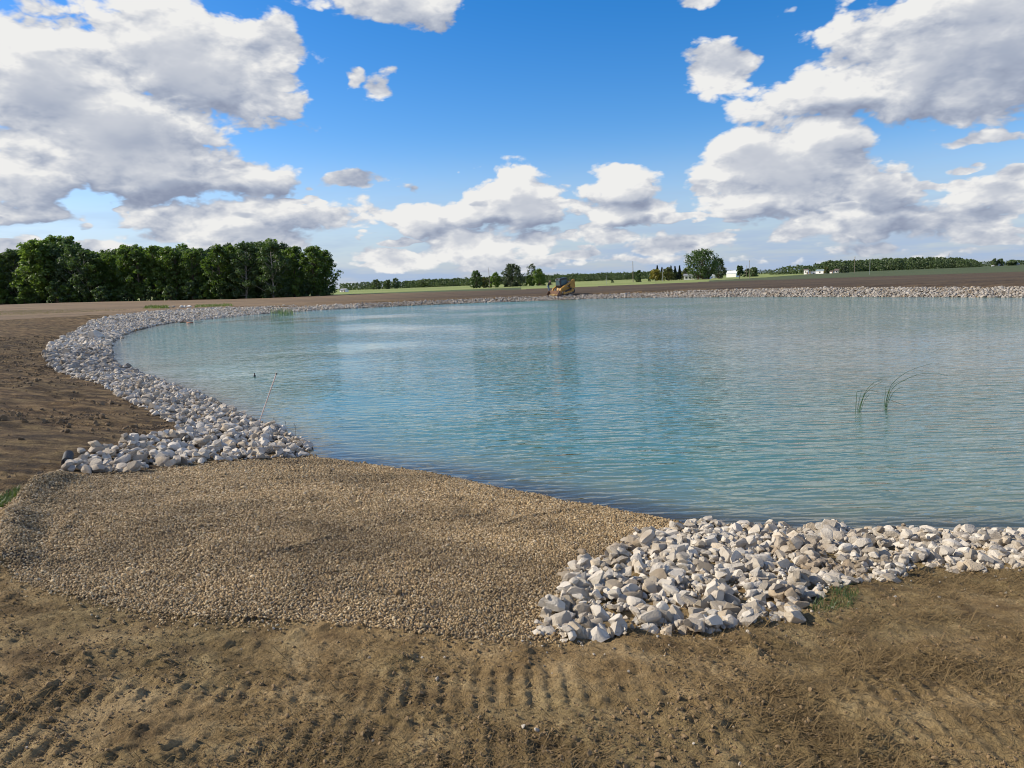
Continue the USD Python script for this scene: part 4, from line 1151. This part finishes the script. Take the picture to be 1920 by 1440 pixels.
# local frame: x towards the loader, z up, 1.78 m tall, leaning forward with both hands on the machine
J = {'ankle_l': (-.05, .11, .08), 'knee_l': (.0, .12, .50), 'hip_l': (-.06, .10, .93), 'ankle_r': (.12, -.12, .08), 'knee_r': (.09, -.11, .50), 'hip_r': (-.05, -.10, .93),
     'waist': (-.03, 0, 1.06), 'chest': (.10, 0, 1.33), 'neck': (.19, 0, 1.49), 'head': (.25, 0, 1.63),
     'sh_l': (.14, .19, 1.42), 'el_l': (.33, .23, 1.19), 'wr_l': (.55, .16, 1.22), 'sh_r': (.14, -.19, 1.42), 'el_r': (.32, -.24, 1.17), 'wr_r': (.54, -.17, 1.16)}
J = {k: np.array(v) for k, v in J.items()}
chains = [[(J['hip_l'], .095), (J['knee_l'], .062), (J['ankle_l'], .042)], [(J['hip_r'], .095), (J['knee_r'], .062), (J['ankle_r'], .042)],
          [(J['ankle_l'] + [0, 0, -.02], .045), (J['ankle_l'] + [.15, .02, -.045], .035)], [(J['ankle_r'] + [0, 0, -.02], .045), (J['ankle_r'] + [.15, -.02, -.045], .035)],
          [(J['hip_l'], .10), (J['hip_r'], .10)], [(J['hip_l'], .10), (J['waist'] + [0, .06, 0], .10), (J['chest'] + [0, .08, 0], .11)], [(J['hip_r'], .10), (J['waist'] + [0, -.06, 0], .10), (J['chest'] + [0, -.08, 0], .11)],
          [(J['chest'] + [0, .08, 0], .11), (J['chest'] + [0, -.08, 0], .11)], [(J['chest'], .11), (J['sh_l'], .065)], [(J['chest'], .11), (J['sh_r'], .065)], [(J['chest'], .11), (J['neck'], .055), (J['head'] - [.02, 0, .03], .06)],
          [(J['sh_l'], .062), (J['el_l'], .045), (J['wr_l'], .031)], [(J['sh_r'], .062), (J['el_r'], .045), (J['wr_r'], .031)],
          [(J['head'], .085), (J['head'] + [.03, 0, .05], .092), (J['head'] + [-.03, 0, .05], .09)], [(J['head'], .07), (J['head'] + [.07, 0, -.06], .04)], [(J['head'] + [.11, 0, .0], .016), (J['head'] + [.095, 0, .03], .012)],
          [(J['head'] + [.0, .085, .0], .018), (J['head'] + [-.01, .09, .025], .018)], [(J['head'] + [.0, -.085, .0], .018), (J['head'] + [-.01, -.09, .025], .018)]]
for sd in ('l', 'r'):
    w_ = J['wr_' + sd]; sg = 1 if sd == 'l' else -1
    palm = w_ + [.08, 0, .0]
    chains.append([(w_, .028), (palm + [0, .022, 0], .020)]); chains.append([(w_, .028), (palm + [0, -.022, 0], .020)])
    for k, (off, ln) in enumerate(((.030, .068), (.010, .080), (-.010, .074), (-.030, .058))):
        b0 = palm + [.005, off * sg, 0]
        chains.append([(b0, .0105), (b0 + [ln * .55, 0, -.006], .0095), (b0 + [ln * .95, 0, -.030], .008)])
    chains.append([(w_ + [.03, .022 * sg, 0], .014), (w_ + [.065, .050 * sg, -.012], .011), (w_ + [.10, .052 * sg, -.025], .009)])
SKIN = plain('skin', (.42, .25, .17), .6, vary=.06)
SHIRT = plain('black_cloth', (.016, .016, .02), .9, vary=.2)
JEANS = plain('faded_denim', (.10, .15, .20), .9, vary=.2, scale=5)
BOOT = plain('tan_leather', (.24, .15, .085), .75)
PXY = on_land(1029, 549.6)
pz = float(land(PXY[:1], PXY[1:])[0])
pr = thing('person', (PXY[0], PXY[1], pz), math.radians(-28), label='person in a black top and faded jeans leaning towards the loader beside its bucket', cat='person')
obj('body', limb_hull(chains, .022, 5), SKIN, pr, smooth=True)
g = .016
tr_ch = [[(J['hip_l'], .095 + g), (J['knee_l'], .064 + g), (J['ankle_l'] + [0, 0, .03], .05 + g)], [(J['hip_r'], .095 + g), (J['knee_r'], .064 + g), (J['ankle_r'] + [0, 0, .03], .05 + g)], [(J['hip_l'], .10 + g), (J['hip_r'], .10 + g)],
         [(J['hip_l'], .10 + g), (J['waist'] + [0, .05, 0], .10 + g)], [(J['hip_r'], .10 + g), (J['waist'] + [0, -.05, 0], .10 + g)]]
obj('jeans', limb_hull(tr_ch, .04, 4), JEANS, pr, smooth=True)
sh_ch = [[(J['waist'] + [0, .05, -.02], .105 + g), (J['chest'] + [0, .08, 0], .112 + g)], [(J['waist'] + [0, -.05, -.02], .105 + g), (J['chest'] + [0, -.08, 0], .112 + g)], [(J['chest'] + [0, .08, 0], .112 + g), (J['chest'] + [0, -.08, 0], .112 + g)],
         [(J['waist'] + [0, .05, -.02], .105 + g), (J['waist'] + [0, -.05, -.02], .105 + g)], [(J['chest'], .11 + g), (J['sh_l'], .07 + g), (J['el_l'], .05 + g), (J['wr_l'] * .85 + J['el_l'] * .15, .037 + g * .6)], [(J['chest'], .11 + g), (J['sh_r'], .07 + g), (J['el_r'], .05 + g), (J['wr_r'] * .85 + J['el_r'] * .15, .037 + g * .6)], [(J['chest'], .11 + g), (J['neck'] - [.02, 0, .03], .06 + g * .4)]]
obj('shirt', limb_hull(sh_ch, .04, 4), SHIRT, pr, smooth=True)
for sd, sg in (('l', 1), ('r', -1)):
    a_ = J['ankle_' + sd]
    obj('boot', limb_hull([[(a_ + [0, 0, .06], .056), (a_ + [0, 0, -.025], .056)], [(a_ + [-.02, 0, -.03], .05), (a_ + [.16, .02 * sg, -.042], .042)]], .03, 3), BOOT, pr, smooth=True)
hd = J['head']
cp = trimesh.creation.icosphere(2, 1.0); cp.vertices *= (.112, .102, .085); cp.vertices[:, 2] = np.maximum(cp.vertices[:, 2], -.005); cp.apply_translation(hd + [0, 0, .07])
obj('cap', cat_meshes([cp, rbox((.10, .13, .014), .005, tuple(hd + [.15, 0, .07]))]), SHIRT, pr, smooth=30)


# ------------------------------------------------------------------ things in and around the water
def in_plane(px, py, depth):
    """The point of the upright plane y = depth seen at a picture point."""
    d = ray(px, py)
    return np.array([0, 0, EYE]) + d * (depth / d[1])


REED = mat('reed_green', {"g": ("geometry", {}), "r": ("rgb_ramp", {"ramp": [(0, (.05, .10, .038)), (.6, (.085, .15, .055)), (1, (.16, .18, .07))]}), "d": ("diffuse_bsdf", {}), "t": ("translucent_bsdf", {"color": (.10, .16, .05)}), "m": ("mix_closure", {"fac": .3})},
           [("g.random_per_island", "r.fac"), ("r.color", "d.color"), ("d.BSDF", "m.closure1"), ("t.BSDF", "m.closure2")], "m.closure")


def spline(pts, n=12):
    from scipy.interpolate import PchipInterpolator
    pts = np.asarray(pts, float)
    s_ = np.r_[0, np.cumsum(np.linalg.norm(np.diff(pts, axis=0), axis=1))]
    return PchipInterpolator(s_, pts)(np.linspace(0, s_[-1], n))


def reed_clump(lines, label, seed):
    r = np.random.default_rng(seed)
    root = np.array(at_z(*lines[0][0]))
    t = thing('reed_clump', (0, 0, 0), label=label, cat='reeds')
    for ln in lines:
        dep = root[1] + r.normal(0, .05)
        side = r.normal(0, .12)
        p = np.array([in_plane(*q, dep) for q in ln])
        s_ = np.linspace(0, 1, len(p))
        p[:, 1] += side * s_ ** 1.5
        p[0, 2] = -.25
        c = spline(p, 14)
        obj('reed_blade', tube(c, np.linspace(.0064, .0020, 14), 5), REED, t, smooth=True)


reed_clump([[(1604, 772), (1606, 752), (1608, 735), (1628, 733), (1652, 737)], [(1606, 772), (1618, 738), (1631, 714)], [(1609, 773), (1622, 738), (1635, 722), (1656, 712)], [(1610, 771), (1621, 742), (1640, 725), (1659, 716)], [(1611, 768), (1620, 754), (1632, 740)], [(1605, 773), (1612, 752), (1619, 733)], [(1607, 772), (1615, 756), (1620, 735)]],
           'left one of the two green reed clumps in the water, one blade folded over', 1)
reed_clump([[(1658, 763), (1668, 727), (1690, 703), (1715, 690), (1744, 681)], [(1659, 764), (1672, 728), (1695, 710), (1720, 699), (1736, 697), (1759, 701)], [(1657, 763), (1662, 742), (1668, 727)], [(1660, 762), (1675, 738), (1685, 731), (1698, 727)], [(1661, 760), (1666, 749), (1680, 754), (1695, 760)], [(1658, 764), (1664, 742), (1678, 718), (1696, 713)]],
           'right one of the two reed clumps, with long blades arching to the right', 2)

# leaning stake at the edge of the left bank
sb = at_z(484, 800)
STAKE = plain('weathered_stake', (.50, .40, .36), .7, vary=.25, scale=3)
b0, t0_ = in_plane(481, 806, sb[1]), in_plane(518, 701, sb[1] - .25)
stk = thing('stake', (0, 0, 0), label='thin pale stake leaning over the water at the left bank', cat='stake')
obj('rod', tube([b0 + (b0 - t0_) * .2, (b0 + t0_) / 2, t0_], .0105, 8), STAKE, stk, smooth=True)
obj('cap', tube([t0_ - [0, 0, .012], t0_ + [.004, 0, .018]], .016, 8), POLE_WOOD, stk, smooth=True)
# small black bottle afloat
bw = at_z(477.5, 706)
bt = thing('floating_bottle', (bw[0], bw[1], 0), label='small black bottle floating upright beyond the leaning stake', cat='bottle')
prof = np.array([(0, -.05), (.030, -.05), (.034, -.04), (.034, .03), (.03, .045), (.016, .06), (.014, .078), (0, .078)])
obj('bottle_body', trimesh.creation.revolve(prof, sections=14), BLACK_PAINT, bt, smooth=40)
obj('bottle_cap', trimesh.creation.cylinder(.017, .022, sections=12).apply_translation((0, 0, .088)), RUBBER, bt, smooth=40)
# twigs standing in the shallows by the pile's tip
TWIG = plain('twig_bark', (.11, .085, .065), .9, vary=.3)
for (px, py, hpx, nb, lab) in ((553.5, 812, 22, 4, 'bare twig standing in the shallows by the tip of the left pile'), (535, 797, 9, 3, 'short twig in the shallows right of the leaning stake'), (513, 788, 6, 2, 'tiny twig tip close to the foot of the leaning stake')):
    q0 = np.array([*at_z(px, py), 0.0])
    hh = hpx * q0[1] / FPX
    parts_ = [tube([q0 - [0, 0, .1], q0 + [.01, 0, hh * .5], q0 + [-.012, .01, hh]], [.004, .003, .0015], 5)]
    for k in range(nb):
        s_ = q0 + [0, 0, hh * (.3 + .5 * k / nb)]
        parts_.append(tube([s_, s_ + [hh * .18 * (-1) ** k, .02, hh * .25]], [.0025, .001], 4))
    tw = thing('twig', (0, 0, 0), label=lab, cat='twig')
    obj('stem', cat_meshes(parts_), TWIG, tw)


def corrugated(length, rad, n, sections=18, hollow=True):
    x, prof = np.linspace(-length / 2, length / 2, n * 4 + 1), []
    for k, xx in enumerate(x):
        prof.append((rad * (1 if k % 4 in (0, 1) else .86), xx))
    prof += [(rad * .74, x[-1]), (rad * .74, x[0]), prof[0]]
    m = trimesh.creation.revolve(np.array(prof), sections=sections)
    return m.apply_transform(rotm(math.pi / 2, (0, 1, 0)))


PIPE = plain('black_plastic', (.012, .012, .013), .5, vary=.2)
for px, py, wpx, rad, zc, lab in ((468.5, 589, 15, .24, .10, 'black corrugated pipe lying in the shallows left of the green reeds'), (497, 588.5, 15, .22, -.13, 'sunken black corrugated pipe between the dark pipe and the reeds'), (372.5, 604, 13, .16, -.11, 'low black corrugated pipe barely above the water by the driftwood')):
    c = np.array([*at_z(px, py), zc])
    L_ = wpx * c[1] / FPX
    pt = thing('drain_pipe', c, math.radians(8), label=lab, cat='pipe')
    obj('pipe_shell', corrugated(L_, rad, 9), PIPE, pt, smooth=30)
pc = on_land(128, 868)
pt = thing('drain_pipe', (pc[0], pc[1], float(height(*pc)[0]) + .05), math.radians(-62), label='open end of a black drain pipe at the left tip of the stone pile', cat='pipe')
obj('pipe_shell', corrugated(.5, .06, 12, 20), PIPE, pt, smooth=30)

# driftwood, bare bush, reeds and boulders on the far left shore
DRIFT = plain('driftwood_bark', (.14, .105, .085), .9, vary=.35, scale=5)
c = np.array([*at_z(346, 605), 0.0])
k_ = c[1] / FPX
dw = thing('driftwood', c, label='dark driftwood branch lying in the water near the left bend', cat='driftwood')
obj('log', tube([(-9 * k_, 0, .05), (-3 * k_, .1, .10), (4 * k_, 0, .05), (10 * k_, -.2, -.02)], [.05, .10, .09, .04], 8), DRIFT, dw, smooth=True)
obj('branch', tube([(-4 * k_, .05, .08), (-2 * k_, .1, .25), (1 * k_, .1, .3)], [.05, .035, .012], 6), DRIFT, dw, smooth=True)
obj('branch', tube([(0, .05, .08), (3 * k_, 0, .2), (2 * k_, 0, .30)], [.05, .04, .012], 6), DRIFT, dw, smooth=True)
c2 = np.array([*at_z(356, 606), 0.0])
dw2 = obj('driftwood', stone_mesh(900, 2, 7)[0] * (.33, .2, .12) + (c2 + [0, 0, .05]) if False else (stone_mesh(900, 2, 7)[0] * (.33, .2, .12) + (c2 + [0, 0, .05]), stone_mesh(900, 2, 7)[1]), plain('reddish_wood', (.26, .12, .08), .85), smooth=30)
tag(dw2, 'reddish chunk of wood at the right end of the dark driftwood branch', 'driftwood')
rb = np.random.default_rng(12)
c = np.array([*at_z(387, 594), 0.0])
k_ = c[1] / FPX
bs = thing('bare_bush', c, label='bare brown twiggy bush at the waterline below the white boulders', cat='bush')
for j in range(26):
    a_ = rb.uniform(0, 6.28); e_ = rb.uniform(.35, 1.2)
    L_ = 11 * k_ * rb.uniform(.5, 1.1)
    tip = np.array([math.cos(a_) * math.cos(e_) * 1.2, math.sin(a_) * math.cos(e_), math.sin(e_) * .85]) * L_
    obj('branch', tube([(0, 0, -.05), tip * .5 + [0, 0, .05 * L_], tip], [.018, .012, .004], 4), DRIFT, bs)


def blade_mesh(base, length, lean, width, bend, yaw, r):
    """Ribbons of three joints: arrays of base points, lengths, leans (0 upright, pi/2 flat)."""
    n = len(base)
    d = np.c_[np.cos(yaw) * np.sin(lean), np.sin(yaw) * np.sin(lean), np.cos(lean)]
    l2 = np.minimum(lean + bend, 1.9)
    d2 = np.c_[np.cos(yaw) * np.sin(l2), np.sin(yaw) * np.sin(l2), np.cos(l2)]
    sd = np.c_[-np.sin(yaw), np.cos(yaw), np.zeros(n)] * (width / 2)[:, None]
    m = base + d * (length * .5)[:, None]
    e = m + d2 * (length * .5)[:, None]
    v = np.stack([base - sd, base + sd, m - sd * .8, m + sd * .8, e], 1).reshape(-1, 3)
    k = np.arange(n)[:, None] * 5
    f = np.vstack([k + [0, 1, 3], k + [0, 3, 2], k + [2, 3, 4]])
    return v, f


rr_ = np.random.default_rng(14)
n = 300
pxs = np.clip(rr_.normal(530, 14, n), 508, 566)
base = np.array([[*at_z(a, b), -.1] for a, b in zip(pxs, rr_.uniform(586, 591, n))])
bl = blade_mesh(base, rr_.uniform(.35, .85, n) * np.where(pxs > 548, .6, 1.0), rr_.uniform(0, .3, n), np.full(n, .035), rr_.uniform(0, .5, n), rr_.normal(-.1, .8, n), rr_)
rbed = thing('reed_bed', label='patch of bright green reeds at the far left waterline', cat='reeds')
obj('reed_blades', bl, plain('bright_reed', (.11, .17, .05), .8, vary=.3, scale=2), rbed, kind='stuff')
BOULD = stone_material('boulder_stone', .3, (.62, .60, .56))
for j, (px, py, w, lab) in enumerate(((317, 577, 6, 'small white boulder at the left of the boulder row on the left bank'), (324.5, 577, 8, 'second white boulder from the left in the row on the left bank'), (340, 577, 10, 'low white boulder in the middle of the row on the left bank'), (347, 576.5, 8, 'flat white boulder touching the largest one on the left bank'), (355, 576, 10, 'largest white boulder, topmost at the right of the row on the left bank'))):
    p = on_land(px, py)
    s_ = w * p[1] / FPX / 2
    v, f = stone_mesh(950 + j, 2, 8)
    o_ = obj('boulder', (v * (s_, s_ * .8, s_ * .62) + [p[0], p[1], float(land(p[:1], p[1:])[0]) + s_ * .35], f), BOULD, smooth=28)
    tag(o_, lab, 'boulder')


def grass_patch(name, label, pts_px, n, hmin, hmax, material, seed, width=.02):
    r = np.random.default_rng(seed)
    pg = Polygon([on_land(*p) for p in pts_px]).buffer(0)
    x0, y0, x1, y1 = pg.bounds
    a, b = r.uniform(x0, x1, n * 12), r.uniform(y0, y1, n * 12)
    ok = shapely.contains_xy(pg, a, b)
    a, b = a[ok][:n], b[ok][:n]
    n = len(a)
    z = height(a, b)
    o_ = obj(name, blade_mesh(np.c_[a, b, z - .01], r.uniform(hmin, hmax, n), r.uniform(.05, .9, n), np.full(n, width), r.uniform(.1, .9, n), r.uniform(0, 6.28, n), r), material, kind='stuff')
    tag(o_, label, 'grass')


BANK_GRASS = leaf_material('bank_grass', [(.1, (.085, .13, .03)), (.5, (.13, .18, .045)), (.9, (.20, .23, .08))], .3)
grass_patch('grass_patch', 'bright green grass left of the white boulders on the left bank', [(268, 579), (318, 578.5), (314, 575), (276, 575.5)], 900, .15, .55, BANK_GRASS, 21, .04)
grass_patch('grass_patch', 'bright green grass right of the white boulders on the left bank', [(364, 577), (440, 574), (432, 571), (368, 573)], 900, .12, .45, BANK_GRASS, 22, .04)
grass_patch('grass_patch', 'thin olive grass on the bare bank at the left edge', [(0, 592), (150, 586), (260, 580), (60, 581), (0, 583)], 2600, .05, .18, leaf_material('olive_bank_grass', [(.1, (.10, .10, .035)), (.9, (.20, .18, .08))], .3), 23, .03)
NEAR_GRASS = leaf_material('near_green_grass', [(.1, (.035, .062, .016)), (.5, (.07, .105, .028)), (.9, (.13, .16, .05))], .3)
grass_patch('grass_tuft', 'green grass tuft against the right side of the near stone pile', [(1520, 1150), (1600, 1140), (1610, 1112), (1575, 1100), (1530, 1125)], 420, .03, .10, NEAR_GRASS, 24, .004)
grass_patch('grass_tuft', 'green grass patch by the gravel at the left edge', [(-20, 965), (22, 958), (40, 930), (0, 935)], 500, .04, .12, NEAR_GRASS, 25, .008)

# loose stones lying by themselves
for j, (px, py, w, lab) in enumerate(((1490, 1168, 44, 'large pale stone lying alone at the right foot of the near pile'), (150, 851, 17, 'white stone lying by itself on the soil behind the left pile'), (1345, 1166, 32, 'rounded white stone at the front foot of the near pile'), (112, 893, 18, 'flat white stone where the gravel ridge meets the left pile'))):
    p = on_land(px, py)
    s_ = w * p[1] / FPX / 2
    v, f = stone_mesh(970 + j, 3, 9)
    o_ = obj('loose_stone', (v * (s_ * 1.05, s_ * .85, s_ * .72) + [p[0], p[1] + s_ * .4, float(height(*p)[0]) + s_ * .5], f), LIMESTONE, smooth=24)
    tag(o_, lab, 'stone')

# ------------------------------------------------------------------ litter on the soil close by
rg = np.random.default_rng(31)


def near_spots(n, weight):
    y = 2.2 + 6.0 * rg.random(n * 4) ** 1.6
    x = rg.uniform(-.78, .78, n * 4) * y
    w = weight(x, y)
    ok = (rg.random(n * 4) < w) & ~shapely.contains_xy(GRAVEL.buffer(-.03), x, y) & ~shapely.contains_xy(RIPRAP_NEAR.buffer(-.05), x, y) & (shore_distance(x, y) > .3)
    return x[ok][:n], y[ok][:n]


def straw_weight(x, y):
    c = meshkit.fbm(np.c_[x * 1.7, y * 2.3, 0 * x], 4, 91)
    return np.clip((c - .36) * 2.6, .05, 1) * np.clip(.45 + .55 * smooth01((x + .2) / 1.6) + .25 * smooth01((3.1 - y) / .7), 0, 1)


STRAW = mat('dry_grass', {"g": ("geometry", {}), "r": ("rgb_ramp", {"ramp": [(0, (.15, .105, .052)), (.3, (.26, .20, .098)), (.52, (.20, .18, .078)), (.74, (.095, .12, .036)), (.86, (.38, .31, .175)), (1, (.58, .50, .32))]}), "d": ("diffuse_bsdf", {})},
            [("g.random_per_island", "r.fac"), ("r.color", "d.color")], "d.BSDF")
x, y = near_spots(60000, straw_weight)
n = len(x)
L_ = np.clip((.03 + .02 * smooth01(x / 1.5)) * np.exp(rg.normal(0, .6, n)), .01, .22)
z = height(x, y)
bl = blade_mesh(np.c_[x, y, z + .001], L_, rg.uniform(.95, 1.5, n), rg.uniform(.0018, .0046, n), rg.uniform(.0, .35, n), rg.normal(-.5, 1.1, n) + np.pi * (rg.random(n) < .5), rg)
obj('dry_grass', bl, STRAW, kind='stuff', label='trampled dry and olive grass blades strewn over the muddy ground close by', cat='grass')
x, y = near_spots(16000, lambda x, y: np.clip((meshkit.fbm(np.c_[x * 2.1, y * 2.1, 0 * x], 3, 95) - .35) * 3, .08, 1))
n = len(x)
s_ = np.clip(.0036 * np.exp(rg.normal(0, .55, n)), .0015, .014)
CLOD = plain('soil_clod', (.17, .115, .058), .97, vary=.35, scale=30)
scatter('soil_clods', [stone_mesh(700 + k, 1, 6) for k in range(6)], np.c_[x, y, height(x, y) + s_ * .25], random_quats(n, rg), np.c_[s_, s_, s_ * .7], rg.integers(0, 6, n), CLOD, smooth=False, kind='stuff', label='crumbs of brown soil scattered over the ground close by', cat='soil')
pile_edge = RIPRAP_NEAR.boundary
x, y = near_spots(1500, lambda x, y: np.exp(-shapely.distance(pile_edge, shapely.points(x, y)) / .16) * .9 + .012)
n = len(x)
s_ = np.clip(.006 * np.exp(rg.normal(0, .5, n)), .003, .022)
scatter('stone_chips', [stone_mesh(720 + k, 1, 7) for k in range(5)], np.c_[x, y, height(x, y) + s_ * .4], random_quats(n, rg), np.c_[s_, s_, s_ * .7], rg.integers(0, 5, n), LIMESTONE, smooth=28, kind='stuff', label='white stone chips strewn around the foot of the near pile', cat='stone chips')

# clods and weeds on the graded bank to the left
bx, by = rg.uniform(-26, -3.2, 60000), rg.uniform(6.5, 42, 60000)
ok = (np.abs(bx) < .80 * by) & ~shapely.contains_xy(GRAVEL.buffer(.05), bx, by) & ~shapely.contains_xy(RIPRAP_FAR, bx, by) & (shore_distance(bx, by) > 1.0)
ok &= rg.random(len(bx)) < np.clip((meshkit.fbm(np.c_[bx * .5, by * .9, 0 * bx], 3, 120) - .40) * 5, .03, 1)
bx, by = bx[ok][:9000], by[ok][:9000]
n = len(bx)
s_ = np.clip(.013 * np.exp(rg.normal(0, .7, n)), .005, .075)
scatter('soil_clods', [stone_mesh(740 + k, 1, 6) for k in range(6)], np.c_[bx, by, height(bx, by) + s_ * .2], random_quats(n, rg), np.c_[s_, s_, s_ * .7], rg.integers(0, 6, n), plain('bank_clod', (.12, .08, .043), .97, vary=.4, scale=20), smooth=False, kind='stuff', label='dark clods of earth on the graded bank left of the white stones', cat='soil')
bx, by = rg.uniform(-26, -3.2, 60000), rg.uniform(6.5, 42, 60000)
ok = (np.abs(bx) < .80 * by) & ~shapely.contains_xy(GRAVEL.buffer(.05), bx, by) & ~shapely.contains_xy(RIPRAP_FAR, bx, by) & (shore_distance(bx, by) > 1.5)
ok &= rg.random(len(bx)) < np.clip((meshkit.fbm(np.c_[bx * .35, by * .8, 0 * bx], 3, 130) - .45) * 5, .02, 1)
bx, by = bx[ok][:12000], by[ok][:12000]
n = len(bx)
obj('dry_grass', blade_mesh(np.c_[bx, by, height(bx, by)], np.clip(.07 * np.exp(rg.normal(0, .5, n)), .02, .25), rg.uniform(.8, 1.5, n), rg.uniform(.004, .010, n), rg.uniform(0, .4, n), rg.uniform(0, 6.28, n), rg), STRAW, kind='stuff', label='thin dry grass on the graded bank left of the white stones', cat='grass')
